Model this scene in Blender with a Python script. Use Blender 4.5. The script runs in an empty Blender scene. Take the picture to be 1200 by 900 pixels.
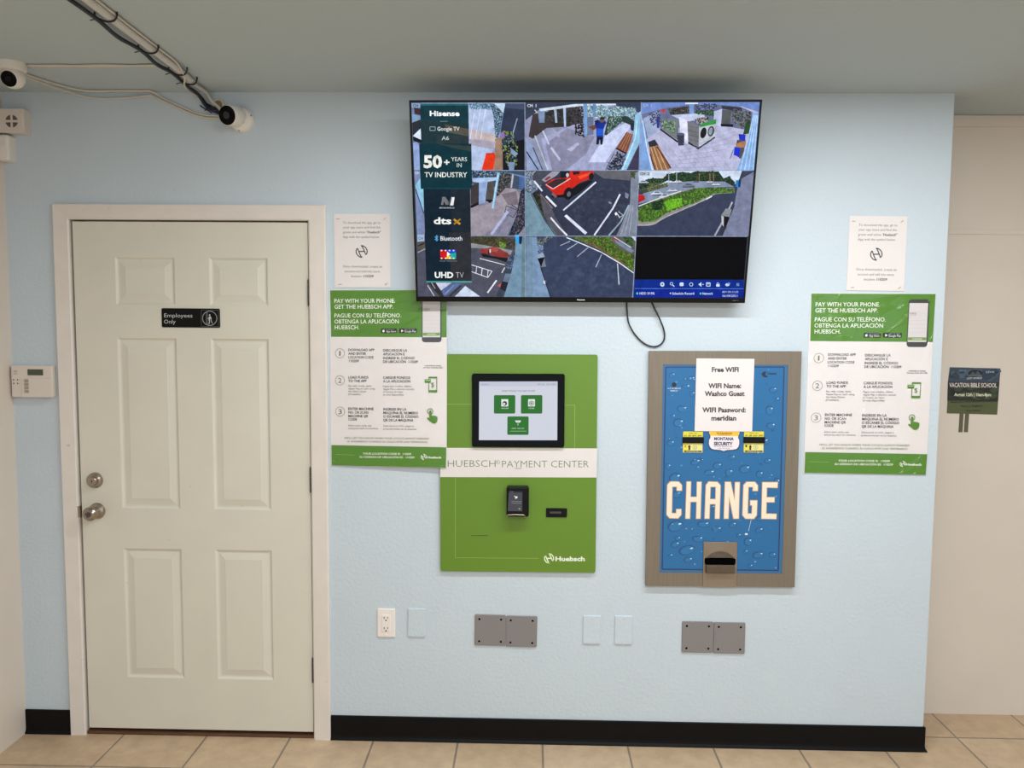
import bpy, bmesh, math, random
import numpy as np
from mathutils import Matrix, Vector

# ------------------------------------------------------------------ camera, light, exposure
C = bpy.context.scene
COL = C.collection
CAM_H, CAM_D, YAW, PITCH, ROLL, FPX = 1.6732, 3.049, -0.0231, -0.0767, 0.0082, 926.8

def setup_camera():
    cy, sy, cp, sp = math.cos(YAW), math.sin(YAW), math.cos(PITCH), math.sin(PITCH)
    fwd = Vector((sy*cp, cy*cp, sp)); right = Vector((cy, -sy, 0)); up = right.cross(fwd)
    r = math.cos(ROLL)*right + math.sin(ROLL)*up
    u = -math.sin(ROLL)*right + math.cos(ROLL)*up
    m = Matrix.Identity(4)
    for i in range(3):
        m[i][0], m[i][1], m[i][2] = r[i], u[i], -fwd[i]
    m[0][3], m[1][3], m[2][3] = 0, -CAM_D, CAM_H
    cd = bpy.data.cameras.new('camera'); co = bpy.data.objects.new('camera', cd); COL.objects.link(co)
    cd.sensor_width = 36; cd.lens = 36*FPX/1200; cd.clip_start = 0.02
    co.matrix_world = m
    C.camera = co
setup_camera()

C.view_settings.view_transform = 'Standard'
C.view_settings.look = 'None'
C.view_settings.gamma = 1
C.view_settings.use_curve_mapping = False
C.view_settings.exposure = 0
C.cycles.use_denoising = True

W = bpy.data.worlds.new('daylight'); C.world = W; W.use_nodes = True
W.node_tree.nodes['Background'].inputs['Color'].default_value = (0.86, 0.94, 1.0, 1)
W.node_tree.nodes['Background'].inputs['Strength'].default_value = 1.35

def area(name, loc, rot, sx, sy, power, color=(1, 1, 1), portal=False):
    l = bpy.data.lights.new(name, 'AREA'); l.shape = 'RECTANGLE'; l.size = sx; l.size_y = sy
    l.energy = power; l.color = color
    o = bpy.data.objects.new(name, l); COL.objects.link(o); o.location = loc; o.rotation_euler = rot
    if portal: l.cycles.is_portal = True
    return o
# fluorescent tubes on the ceiling, running parallel to the blue wall
area('tube_light_near', (0.62, -0.97, 2.53), (0, 0, 0), 2.44, 0.05, 38, (0.945, 0.985, 1.0))
area('tube_light_middle', (0.9, -2.75, 2.49), (0, 0, 0), 2.44, 0.10, 54, (0.945, 0.985, 1.0))
area('tube_light_rear', (0.9, -4.2, 2.47), (0, 0, 0), 2.44, 0.12, 30, (0.945, 0.985, 1.0))
# storefront glazing behind the photographer: the sky comes in through it
area('storefront_portal', (1.2, -7.45, 1.27), (math.radians(90), 0, 0), 7.0, 2.4, 1, portal=True)

# ------------------------------------------------------------------ helpers
def lin(c):
    out = []
    for v in c[:3]:
        v = v/255.0
        out.append(v/12.92 if v <= 0.04045 else ((v+0.055)/1.055)**2.4)
    return out

def new_mat(name):
    m = bpy.data.materials.new(name); m.use_nodes = True
    return m, m.node_tree.nodes, m.node_tree.links, m.node_tree.nodes['Principled BSDF']

def mat(name, rgb, rough=0.5, metal=0.0, var=0.0, vscale=8, bump=0.0, bscale=80, coat=0.0, spec=0.5, stretch=None, bdist=0.004, specks=0.0):
    m, N, L, b = new_mat(name)
    c = lin(rgb)
    b.inputs['Base Color'].default_value = (*c, 1); b.inputs['Roughness'].default_value = rough
    b.inputs['Metallic'].default_value = metal; b.inputs['Coat Weight'].default_value = coat
    b.inputs['Specular IOR Level'].default_value = spec
    co = N.new('ShaderNodeTexCoord'); src = co.outputs['Object']
    if stretch:
        mp = N.new('ShaderNodeMapping'); mp.inputs['Scale'].default_value = stretch
        L.new(src, mp.inputs['Vector']); src = mp.outputs['Vector']
    if var > 0:
        n = N.new('ShaderNodeTexNoise'); n.inputs['Scale'].default_value = vscale; n.inputs['Detail'].default_value = 4
        L.new(src, n.inputs['Vector'])
        r = N.new('ShaderNodeValToRGB')
        r.color_ramp.elements[0].position = 0.3; r.color_ramp.elements[1].position = 0.7
        r.color_ramp.elements[0].color = (*[x*(1-var) for x in c], 1)
        r.color_ramp.elements[1].color = (*[min(1, x*(1+var)) for x in c], 1)
        L.new(n.outputs['Fac'], r.inputs['Fac']); L.new(r.outputs['Color'], b.inputs['Base Color'])
    if specks > 0:      # chips and scuffs
        n = N.new('ShaderNodeTexNoise'); n.inputs['Scale'].default_value = 34; n.inputs['Detail'].default_value = 5
        L.new(src, n.inputs['Vector'])
        r = N.new('ShaderNodeValToRGB'); r.color_ramp.elements[0].position = 0.70; r.color_ramp.elements[1].position = 0.76
        r.color_ramp.elements[0].color = (1, 1, 1, 1); r.color_ramp.elements[1].color = (1-specks, 1-specks, 1-specks, 1)
        L.new(n.outputs['Fac'], r.inputs['Fac'])
        mu = N.new('ShaderNodeMix'); mu.data_type = 'RGBA'; mu.blend_type = 'MULTIPLY'; mu.inputs[0].default_value = 1
        old = b.inputs['Base Color'].links[0].from_socket if b.inputs['Base Color'].links else None
        if old: L.new(old, mu.inputs[6])
        else: mu.inputs[6].default_value = (*c, 1)
        L.new(r.outputs['Color'], mu.inputs[7]); L.new(mu.outputs[2], b.inputs['Base Color'])
    if bump > 0:
        n = N.new('ShaderNodeTexNoise'); n.inputs['Scale'].default_value = bscale; n.inputs['Detail'].default_value = 3
        L.new(src, n.inputs['Vector'])
        bp = N.new('ShaderNodeBump'); bp.inputs['Strength'].default_value = bump; bp.inputs['Distance'].default_value = bdist
        L.new(n.outputs['Fac'], bp.inputs['Height']); L.new(bp.outputs['Normal'], b.inputs['Normal'])
    return m

def print_mat(name, rough=0.5, coat=0.0, coat_rough=0.1, wrinkle=0.0, wscale=9, var=0.02, spec=0.5):
    """printed surface: the colours of the print sit in the mesh's colour attribute"""
    m, N, L, b = new_mat(name)
    a = N.new('ShaderNodeAttribute'); a.attribute_name = 'Col'
    co = N.new('ShaderNodeTexCoord')
    n = N.new('ShaderNodeTexNoise'); n.inputs['Scale'].default_value = 40
    L.new(co.outputs['Object'], n.inputs['Vector'])
    mr = N.new('ShaderNodeMapRange'); mr.inputs['To Min'].default_value = 1-var; mr.inputs['To Max'].default_value = 1+var
    L.new(n.outputs['Fac'], mr.inputs['Value'])
    mx = N.new('ShaderNodeVectorMath'); mx.operation = 'SCALE'
    L.new(a.outputs['Color'], mx.inputs[0]); L.new(mr.outputs['Result'], mx.inputs['Scale'])
    L.new(mx.outputs['Vector'], b.inputs['Base Color'])
    b.inputs['Roughness'].default_value = rough
    b.inputs['Coat Weight'].default_value = coat; b.inputs['Coat Roughness'].default_value = coat_rough
    b.inputs['Specular IOR Level'].default_value = spec
    if wrinkle > 0:
        w = N.new('ShaderNodeTexNoise'); w.inputs['Scale'].default_value = wscale; w.inputs['Detail'].default_value = 3
        w.inputs['Distortion'].default_value = 1.2
        L.new(co.outputs['Object'], w.inputs['Vector'])
        # the film puckers most along the top edge
        sp = N.new('ShaderNodeSeparateXYZ'); L.new(co.outputs['Object'], sp.inputs[0])
        mk = N.new('ShaderNodeMapRange'); mk.interpolation_type = 'SMOOTHSTEP'
        mk.inputs['From Min'].default_value = 0.12; mk.inputs['From Max'].default_value = 0.33
        mk.inputs['To Min'].default_value = 0.25; mk.inputs['To Max'].default_value = 1.0
        L.new(sp.outputs['Z'], mk.inputs['Value'])
        rp = N.new('ShaderNodeMapRange'); rp.inputs['From Min'].default_value = 0.5; rp.inputs['From Max'].default_value = 0.8
        L.new(w.outputs['Fac'], rp.inputs['Value'])
        ml = N.new('ShaderNodeMath'); ml.operation = 'MULTIPLY'
        L.new(rp.outputs['Result'], ml.inputs[0]); L.new(mk.outputs['Result'], ml.inputs[1])
        bp = N.new('ShaderNodeBump'); bp.inputs['Strength'].default_value = wrinkle; bp.inputs['Distance'].default_value = 0.045
        L.new(ml.outputs[0], bp.inputs['Height'])
        L.new(bp.outputs['Normal'], b.inputs['Coat Normal'])
    return m

def screen_mat(name, strength=1.0, rough=0.12, sat=1.0, gamma=1.0, grain=0.0):
    m, N, L, b = new_mat(name)
    a = N.new('ShaderNodeAttribute'); a.attribute_name = 'Col'
    hs = N.new('ShaderNodeHueSaturation'); hs.inputs['Saturation'].default_value = sat
    gm = N.new('ShaderNodeGamma'); gm.inputs['Gamma'].default_value = gamma
    L.new(a.outputs['Color'], hs.inputs['Color']); L.new(hs.outputs['Color'], gm.inputs['Color'])
    b.inputs['Base Color'].default_value = (0.003, 0.003, 0.004, 1); b.inputs['Roughness'].default_value = rough; b.inputs['Specular IOR Level'].default_value = 0.05
    if grain > 0:
        co = N.new('ShaderNodeTexCoord'); ns = N.new('ShaderNodeTexNoise'); ns.inputs['Scale'].default_value = 34
        ns.inputs['Detail'].default_value = 5; ns.inputs['Roughness'].default_value = 0.7; L.new(co.outputs['Object'], ns.inputs['Vector'])
        mr = N.new('ShaderNodeMapRange'); mr.inputs['From Min'].default_value = 0.3; mr.inputs['From Max'].default_value = 0.7
        mr.inputs['To Min'].default_value = 1-grain; mr.inputs['To Max'].default_value = 1+grain; mr.clamp = False
        L.new(ns.outputs['Fac'], mr.inputs['Value'])
        vm = N.new('ShaderNodeVectorMath'); vm.operation = 'SCALE'
        L.new(gm.outputs['Color'], vm.inputs[0]); L.new(mr.outputs['Result'], vm.inputs['Scale'])
        L.new(vm.outputs['Vector'], b.inputs['Emission Color'])
    else: L.new(gm.outputs['Color'], b.inputs['Emission Color'])
    b.inputs['Emission Strength'].default_value = strength
    return m

def link(name, bm, m, parent=None, smooth=False, loc=None):
    me = bpy.data.meshes.new(name)
    bmesh.ops.recalc_face_normals(bm, faces=bm.faces)
    bm.to_mesh(me); bm.free()
    if m is not None:
        for x in (m if isinstance(m, (list, tuple)) else [m]): me.materials.append(x)
    if smooth:
        for p in me.polygons: p.use_smooth = True
    o = bpy.data.objects.new(name, me); COL.objects.link(o)
    if parent is not None: o.parent = parent
    if loc is not None: o.location = loc
    return o

def smooth_angle(o, deg=40):
    me = o.data
    for p in me.polygons: p.use_smooth = True
    b = bmesh.new(); b.from_mesh(me)
    for e in b.edges:
        if len(e.link_faces) == 2 and e.calc_face_angle(0) > math.radians(deg): e.smooth = False
    b.to_mesh(me); b.free()
    return o

def tag(o, label, cat, group=None):
    o['label'] = label; o['category'] = cat
    if group: o['group'] = group
    return o

def thing(name, label, cat, loc, rot=(0, 0, 0), group=None):
    o = bpy.data.objects.new(name, None); COL.objects.link(o)
    o.empty_display_size = 0.05
    o.location = loc; o.rotation_euler = rot
    return tag(o, label, cat, group)

def struct(name, bm, m, parent=None):
    o = link(name, bm, m, parent)
    if parent is None: o['kind'] = 'structure'
    return o

def dup(root, loc, label):
    """a copy of a thing with copies of its parts and their sub-parts"""
    def cp(o, par):
        c = o.copy(); COL.objects.link(c); c.parent = par
        for ch in list(o.children): cp(ch, c)
        return c
    r = root.copy(); COL.objects.link(r)
    for ch in list(root.children): cp(ch, r)
    r.location = loc; r['label'] = label
    return r

def add_box(bm, x0, x1, y0, y1, z0, z1, bevel=0.0, seg=2):
    v = [bm.verts.new(p) for p in ((x0, y0, z0), (x1, y0, z0), (x1, y1, z0), (x0, y1, z0),
                                   (x0, y0, z1), (x1, y0, z1), (x1, y1, z1), (x0, y1, z1))]
    fs = [bm.faces.new([v[i] for i in q]) for q in ((0, 1, 5, 4), (1, 2, 6, 5), (2, 3, 7, 6), (3, 0, 4, 7), (4, 5, 6, 7), (3, 2, 1, 0))]
    if bevel > 0:
        es = list({e for f in fs for e in f.edges})
        bmesh.ops.bevel(bm, geom=es, offset=bevel, segments=seg, profile=0.7, affect='EDGES')
    return bm

def box(*a, **k): return add_box(bmesh.new(), *a, **k)

def rrect_pts(w, h, r, n=6, cx=0, cz=0):
    pts = []
    r = max(1e-5, min(r, w/2-1e-5, h/2-1e-5))
    for (sx, sz, a0) in ((1, 1, 0), (-1, 1, 90), (-1, -1, 180), (1, -1, 270)):
        for i in range(n+1):
            a = math.radians(a0+90*i/n)
            pts.append((cx+sx*(w/2-r)+r*math.cos(a), cz+sz*(h/2-r)+r*math.sin(a)))
    return pts

def add_plate(bm, w, h, d, r=0.004, bev=0.002, cx=0, cz=0, y=0.0, n=6, seg=3):
    """rounded plate lying on the plane y, front towards -y, front edge rounded over"""
    def ring(inset, yy):
        rr = max(1e-5, r-inset)
        return [bm.verts.new((px, yy, pz)) for px, pz in rrect_pts(w-2*inset, h-2*inset, rr, n, cx, cz)]
    rings = [ring(0, y)]
    rings.append(ring(0, y-d+bev))
    for i in range(1, seg+1):
        a = math.pi/2*i/seg
        rings.append(ring(bev*(1-math.cos(a)), y-d+bev-bev*math.sin(a)))
    for a, b in zip(rings, rings[1:]):
        k = len(a)
        for i in range(k): bm.faces.new((a[i], a[(i+1) % k], b[(i+1) % k], b[i]))
    bm.faces.new(rings[-1]); bm.faces.new(list(reversed(rings[0])))
    return bm

def plate(*a, **k): return add_plate(bmesh.new(), *a, **k)

def frame_for(axis):
    z = Vector(axis).normalized()
    t = Vector((0, 0, 1)) if abs(z.z) < 0.9 else Vector((1, 0, 0))
    x = t.cross(z).normalized(); y = z.cross(x)
    return x, y, z

def add_lathe(bm, origin, axis, prof, n=32):
    """prof: list of (distance along axis, radius)"""
    o = Vector(origin); x, y, z = frame_for(axis)
    rings = []
    for d, r in prof:
        if r < 1e-6: rings.append([bm.verts.new(o+z*d)])
        else: rings.append([bm.verts.new(o+z*d+x*r*math.cos(2*math.pi*i/n)+y*r*math.sin(2*math.pi*i/n)) for i in range(n)])
    for a, b in zip(rings, rings[1:]):
        for i in range(n):
            j = (i+1) % n
            if len(a) == 1 and len(b) == 1: continue
            if len(a) == 1: bm.faces.new((a[0], b[j], b[i]))
            elif len(b) == 1: bm.faces.new((a[i], a[j], b[0]))
            else: bm.faces.new((a[i], a[j], b[j], b[i]))
    if len(rings[0]) > 1: bm.faces.new(list(reversed(rings[0])))
    if len(rings[-1]) > 1: bm.faces.new(rings[-1])
    return bm

def lathe(*a, **k): return add_lathe(bmesh.new(), *a, **k)

def spline(pts, sub=8):
    P = [Vector(p) for p in pts]
    if len(P) < 3: return P
    out = []
    for i in range(len(P)-1):
        p0 = P[max(0, i-1)]; p1 = P[i]; p2 = P[i+1]; p3 = P[min(len(P)-1, i+2)]
        for k in range(sub):
            t = k/sub
            out.append(0.5*((2*p1)+(p2-p0)*t+(2*p0-5*p1+4*p2-p3)*t*t+(3*p1-p0-3*p2+p3)*t**3))
    out.append(P[-1])
    return out

def add_tube(bm, pts, r, n=10, sub=8):
    P = spline(pts, sub)
    rings = []
    prev = None
    for i, p in enumerate(P):
        t = (P[min(i+1, len(P)-1)]-P[max(0, i-1)]).normalized()
        if prev is None: x, y, _ = frame_for(t)
        else:
            x = (prev-t*prev.dot(t)).normalized(); y = t.cross(x)
        prev = x
        rings.append([bm.verts.new(p+x*r*math.cos(2*math.pi*k/n)+y*r*math.sin(2*math.pi*k/n)) for k in range(n)])
    for a, b in zip(rings, rings[1:]):
        for k in range(n): bm.faces.new((a[k], a[(k+1) % n], b[(k+1) % n], b[k]))
    bm.faces.new(list(reversed(rings[0]))); bm.faces.new(rings[-1])
    return bm

def tube(*a, **k): return add_tube(bmesh.new(), *a, **k)

# ---- flat print: polygons and lettering in layers, colours kept in a colour attribute
_txt = {}
def glyphs(s, bold):
    """mesh of a line of lettering, scaled so that it is 1 wide and its capitals 1 high"""
    key = (s, bold)
    if key in _txt: return _txt[key]
    def raw(t):
        cu = bpy.data.curves.new('lettering', 'FONT'); cu.body = t; cu.size = 1; cu.resolution_u = 2
        cu.offset = bold; cu.fill_mode = 'FRONT'
        o = bpy.data.objects.new('lettering', cu); COL.objects.link(o)
        bpy.context.view_layer.update()
        me = bpy.data.meshes.new_from_object(o.evaluated_get(bpy.context.evaluated_depsgraph_get()))
        v = [(p.co.x, p.co.y) for p in me.vertices]; f = [tuple(q.vertices) for q in me.polygons]
        bpy.data.objects.remove(o); bpy.data.curves.remove(cu); bpy.data.meshes.remove(me)
        return v, f
    v, f = raw(s)
    if 'cap' not in _txt:
        hv, _ = raw('H'); _txt['cap'] = max(y for _, y in hv)
    cap = _txt['cap']
    x0 = min(x for x, _ in v); x1 = max(x for x, _ in v)
    v = [((x-x0)/(x1-x0), y/cap) for x, y in v]
    _txt[key] = (v, f)
    return _txt[key]

def homography(src, dst):
    A = []; B = []
    for (x, y), (u, v) in zip(src, dst):
        A.append([x, y, 1, 0, 0, 0, -u*x, -u*y]); B.append(u)
        A.append([0, 0, 0, x, y, 1, -v*x, -v*y]); B.append(v)
    h = np.linalg.solve(np.array(A, float), np.array(B, float))
    return np.append(h, 1).reshape(3, 3)

class Print:
    """drawing on a flat sheet; design coordinates (y down) are carried onto the sheet's own plane"""
    def __init__(s, corners, w, h, cx=0, cz=0, step=0.00003, y0=0.0):
        s.H = homography(corners, [(cx-w/2, cz+h/2), (cx+w/2, cz+h/2), (cx+w/2, cz-h/2), (cx-w/2, cz-h/2)])
        s.v = []; s.f = []; s.c = []; s.step = step; s.y0 = y0; s.k = 0; s.inc = 1; s.fine = False; s.fr = lambda x, y: (x, y)
    def on(s, ox, oy, z): s.fr = lambda x, y: (ox+x/z, oy+y/z)
    def up(s, n=1): s.k += n*s.inc
    def m(s, x, y):
        x, y = s.fr(x, y)
        a = s.H @ np.array([x, y, 1.0]); return a[0]/a[2], a[1]/a[2]
    def raw(s, pts, faces, col):
        b = len(s.v); y = s.y0-s.k*s.step
        for x, yy in pts:
            u, v = s.m(x, yy); s.v.append((u, y, v))
        for q in faces:
            s.f.append([b+i for i in q]); s.c.append(lin(col))
    def poly(s, pts, col): s.up(); s.raw(pts, [tuple(range(len(pts)))], col)
    def rect(s, x0, y0, x1, y1, col): s.poly([(x0, y0), (x1, y0), (x1, y1), (x0, y1)], col)
    def rrect(s, x0, y0, x1, y1, r, col):
        s.poly([(px, py) for px, py in rrect_pts(x1-x0, y1-y0, r, 4, (x0+x1)/2, (y0+y1)/2)], col)
    def ell(s, x, y, rx, ry, col, n=20, rot=0):
        c, d = math.cos(rot), math.sin(rot); P = []
        for i in range(n):
            a = 2*math.pi*i/n; p, q = rx*math.cos(a), ry*math.sin(a); P.append((x+p*c-q*d, y+p*d+q*c))
        s.poly(P, col)
    def arc(s, x, y, rx, ry, t, col, a0=0, a1=360, n=28, rot=0):
        s.up(); P = []; c, d = math.cos(rot), math.sin(rot)
        for i in range(n+1):
            a = math.radians(a0+(a1-a0)*i/n)
            for k in (0, 1):
                p, q = (rx-k*t)*math.cos(a), (ry-k*t)*math.sin(a); P.append((x+p*c-q*d, y+p*d+q*c))
        s.raw(P, [(2*i, 2*i+1, 2*i+3, 2*i+2) for i in range(n)], col)
    def line(s, pts, t, col):
        s.up()
        for (x0, y0), (x1, y1) in zip(pts, pts[1:]):
            l = math.hypot(x1-x0, y1-y0) or 1; nx, ny = -(y1-y0)/l*t/2, (x1-x0)/l*t/2
            s.raw([(x0+nx, y0+ny), (x1+nx, y1+ny), (x1-nx, y1-ny), (x0-nx, y0-ny)], [(0, 1, 2, 3)], col)
    def frame(s, x0, y0, x1, y1, t, col): s.line([(x0, y0), (x1, y0), (x1, y1), (x0, y1), (x0, y0)], t, col)
    def text(s, t, x0, x1, yb, cap, col, bold=0.0, slant=0.0, dy=0.0):
        s.up(); v, f = glyphs(t, bold)
        s.raw([(x0+x*(x1-x0)+slant*y*cap, yb-y*cap+dy*x) for x, y in v], f, col)
    def mottle(s, pts, cols, n, size, seed, asp=1.0):
        if not s.fine:
            n, size = int(n*3.6), size*0.5
            mean = [sum(c[i] for c in cols)/len(cols) for i in range(3)]; cols = [tuple(.66*c[i]+.34*mean[i] for i in range(3)) for c in cols]
        """scatter of small leaves and specks inside an outline"""
        s.up(); R = random.Random(seed)
        xs = [p[0] for p in pts]; ys = [p[1] for p in pts]
        def inside(x, y):
            c = False; j = len(pts)-1
            for i in range(len(pts)):
                if (pts[i][1] > y) != (pts[j][1] > y) and x < (pts[j][0]-pts[i][0])*(y-pts[i][1])/(pts[j][1]-pts[i][1])+pts[i][0]: c = not c
                j = i
            return c
        k = 0; g = 0
        while k < n and g < n*20:
            g += 1; x = R.uniform(min(xs), max(xs)); y = R.uniform(min(ys), max(ys))
            if not inside(x, y): continue
            z = size*R.uniform(0.5, 1.3); a0 = R.uniform(0, 6.28)
            if s.fine: s.up()
            elif k % 12 == 0: s.up(0.25)
            s.raw([(x+asp*z*math.cos(a0+i*1.257)*R.uniform(.6, 1), y+z*math.sin(a0+i*1.257)*R.uniform(.6, 1)) for i in range(5)], [(0, 1, 2, 3, 4)], R.choice(cols)); k += 1
    def build(s, name, m, parent=None, base=None):
        """base: (w, h, thickness, corner radius, colour, cx, cz) of the sheet itself"""
        bm = bmesh.new(); lay = bm.loops.layers.float_color.new('Col')
        if base:
            w, h, d, r, col, cx, cz = base
            add_plate(bm, w, h, d, r, min(0.0004, d*0.4), cx, cz, y=s.y0+d)
            for f in bm.faces:
                for l in f.loops: l[lay] = (*lin(col), 1)
        V = [bm.verts.new(p) for p in s.v]
        for q, c in zip(s.f, s.c):
            try: f = bm.faces.new([V[i] for i in q])
            except ValueError: continue
            f.normal_update()
            if f.normal.y > 0: f.normal_flip()
            for l in f.loops: l[lay] = (*c, 1)
        me = bpy.data.meshes.new(name); bm.to_mesh(me); bm.free(); me.materials.append(m)
        o = bpy.data.objects.new(name, me); COL.objects.link(o)
        if parent is not None: o.parent = parent
        return o

# ------------------------------------------------------------------ materials
M = {}
M['wall_blue'] = mat('pale_blue_paint', (200, 212, 221), 0.6, bump=0.32, bscale=75, var=0.015, vscale=3, spec=0.3, bdist=0.006)
M['ceiling'] = mat('ceiling_paint', (187, 200, 205), 0.7, bump=0.3, bscale=60, bdist=0.006, spec=0.2)
M['cream'] = mat('cream_wall_panel', (224, 213, 201), 0.45, var=0.02, vscale=4, bump=0.05, bscale=30, spec=0.3)
M['casing'] = mat('white_trim_paint', (228, 220, 213), 0.4, var=0.03, vscale=14, specks=0.25)
M['door'] = mat('cream_door_paint', (220, 216, 202), 0.38, var=0.02, vscale=6, specks=0.12, bump=0.04, bscale=60)
M['rubber'] = mat('black_rubber', (13, 12, 13), 0.5, spec=0.15)
M['wood'] = mat('brown_wood', (92, 62, 42), 0.6, var=0.25, vscale=14, stretch=(1, 8, 8))
M['nickel'] = mat('satin_nickel', (168, 156, 144), 0.28, metal=1.0)
M['dark_steel'] = mat('dark_hinge_steel', (92, 88, 90), 0.35, metal=0.9)
M['black'] = mat('black_plastic', (11, 11, 12), 0.35, spec=0.2)
M['black_gloss'] = mat('black_glass', (5, 5, 7), 0.05, spec=0.12)
M['hole'] = mat('dark_hole', (8, 8, 8), 0.9, spec=0.0)
M['ivory'] = mat('ivory_plastic', (240, 232, 226), 0.35)
M['ivory_warm'] = mat('aged_ivory_plastic', (222, 212, 203), 0.4)
M['white'] = mat('white_plastic', (232, 228, 220), 0.35)
M['grey'] = mat('grey_cover_paint', (132, 127, 127), 0.5)
M['steel'] = mat('brushed_taupe_steel', (132, 121, 107), 0.42, metal=0.45, var=0.08, vscale=5, stretch=(60, 60, 1.5))
M['tray'] = mat('scuffed_tray_steel', (146, 132, 116), 0.38, metal=0.6, var=0.1, vscale=12)
M['brass'] = mat('brass_staple', (190, 160, 70), 0.35, metal=0.9)
M['pvc'] = mat('white_conduit', (208, 206, 200), 0.45)
M['cable_white'] = mat('white_cable_jacket', (214, 206, 192), 0.5)
M['cable_black'] = mat('black_cable_jacket', (20, 19, 24), 0.45)
M['cable_blue'] = mat('blue_cable_jacket', (48, 48, 112), 0.45)
M['paper'] = print_mat('printed_paper', 0.55, coat=0.15, coat_rough=0.35)
M['laminate'] = print_mat('laminated_print', 0.5, coat=0.85, coat_rough=0.08, wrinkle=0.9, wscale=7)
M['decal'] = print_mat('printed_metal', 0.4, coat=0.25, coat_rough=0.25)
M['sign'] = print_mat('engraved_sign', 0.35, coat=0.08, coat_rough=0.1, spec=0.12)
M['tv_screen'] = screen_mat('tv_picture', 1.08, sat=1.0, gamma=1.1, grain=0.28)
M['touch_screen'] = screen_mat('touchscreen_picture', 0.95, 0.08)

def floor_material():
    m, N, L, b = new_mat('tan_floor_tile')
    co = N.new('ShaderNodeTexCoord'); mp = N.new('ShaderNodeMapping')
    T = 0.3385
    mp.inputs['Location'].default_value = (1.6295/T*1.0, 0.2345/T, 0)
    mp.inputs['Scale'].default_value = (1/T, 1/T, 1)
    sx = N.new('ShaderNodeSeparateXYZ'); cx = N.new('ShaderNodeCombineXYZ'); mxm = N.new('ShaderNodeMath'); mxm.operation = 'MAXIMUM'
    mxm.inputs[1].default_value = -1.80     # the row by the left wall starts with one wide tile
    L.new(co.outputs['Object'], sx.inputs[0]); L.new(sx.outputs['X'], mxm.inputs[0]); L.new(mxm.outputs[0], cx.inputs['X'])
    L.new(sx.outputs['Y'], cx.inputs['Y']); L.new(sx.outputs['Z'], cx.inputs['Z']); L.new(cx.outputs[0], mp.inputs['Vector'])
    br = N.new('ShaderNodeTexBrick')
    br.offset = 0; br.squash = 1
    br.inputs['Scale'].default_value = 1.0; br.inputs['Brick Width'].default_value = 1; br.inputs['Row Height'].default_value = 1
    br.inputs['Mortar Size'].default_value = 0.014; br.inputs['Mortar Smooth'].default_value = 0.3
    br.inputs['Color1'].default_value = (*lin((206, 182, 154)), 1); br.inputs['Color2'].default_value = (*lin((200, 174, 144)), 1)
    br.inputs['Mortar'].default_value = (*lin((142, 130, 118)), 1)
    L.new(mp.outputs['Vector'], br.inputs['Vector'])
    n = N.new('ShaderNodeTexNoise'); n.inputs['Scale'].default_value = 14; n.inputs['Detail'].default_value = 8; n.inputs['Roughness'].default_value = 0.65
    L.new(co.outputs['Object'], n.inputs['Vector'])
    r = N.new('ShaderNodeValToRGB'); r.color_ramp.elements[0].position = 0.32; r.color_ramp.elements[1].position = 0.7
    r.color_ramp.elements[0].color = (0.74, 0.69, 0.64, 1); r.color_ramp.elements[1].color = (1.08, 1.05, 1.0, 1)
    L.new(n.outputs['Fac'], r.inputs['Fac'])
    mu = N.new('ShaderNodeMix'); mu.data_type = 'RGBA'; mu.blend_type = 'MULTIPLY'; mu.inputs[0].default_value = 0.75
    L.new(br.outputs['Color'], mu.inputs[6]); L.new(r.outputs['Color'], mu.inputs[7])
    L.new(mu.outputs[2], b.inputs['Base Color'])
    b.inputs['Roughness'].default_value = 0.4
    bp = N.new('ShaderNodeBump'); bp.inputs['Strength'].default_value = 0.4; bp.inputs['Distance'].default_value = 0.003
    inv = N.new('ShaderNodeMath'); inv.operation = 'SUBTRACT'; inv.inputs[0].default_value = 1
    L.new(br.outputs['Fac'], inv.inputs[1]); L.new(inv.outputs[0], bp.inputs['Height'])
    L.new(bp.outputs['Normal'], b.inputs['Normal'])
    return m
M['floor'] = floor_material()

# ------------------------------------------------------------------ the room
XL, XW, XR, ZC, YREC, YB = -2.03, 1.565, 4.8, 2.538, 0.305, -7.4
CXL, CXR, CZT = -1.842, -0.7864, 2.117           # door casing, outer edges
DXL, DXR, DZ0, DZT = -1.7726, -0.8588, 0.0257, 2.0507   # door slab
OXL, OXR, OZT = DXL-0.010, DXR+0.006, DZT+0.008  # rough edge of the jamb opening

struct('floor', box(XL-0.1, XR+0.1, YB, 0.405, -0.1, 0), M['floor'])
struct('ceiling', box(XL-0.1, XR+0.1, YB, 0.405, ZC, ZC+0.1), M['ceiling'])
bm = box(XL, OXL-0.02, 0, YREC, 0, ZC)
add_box(bm, OXR+0.02, XW, 0, YREC, 0, ZC)
add_box(bm, OXL-0.02, OXR+0.02, 0, YREC, OZT+0.02, ZC)
struct('wall_back', bm, M['wall_blue'])
struct('wall_left', box(XL-0.1, XL, YB, YREC, 0, ZC), M['cream'])
struct('wall_recess', box(XW, XR, YREC, YREC+0.1, 0, ZC), M['cream'])
struct('wall_right', box(XR, XR+0.1, YB, YREC+0.1, 0, ZC), M['cream'])
# panel strips on the recessed cream wall
struct('trim_2', box(XW, XR, YREC-0.006, YREC, 2.490, ZC-0.004), M['cream'])
bm = box(XW, XR, YREC-0.004, YREC, 2.055, 2.075, bevel=0.0015)
struct('trim_3', bm, M['cream'])

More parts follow.
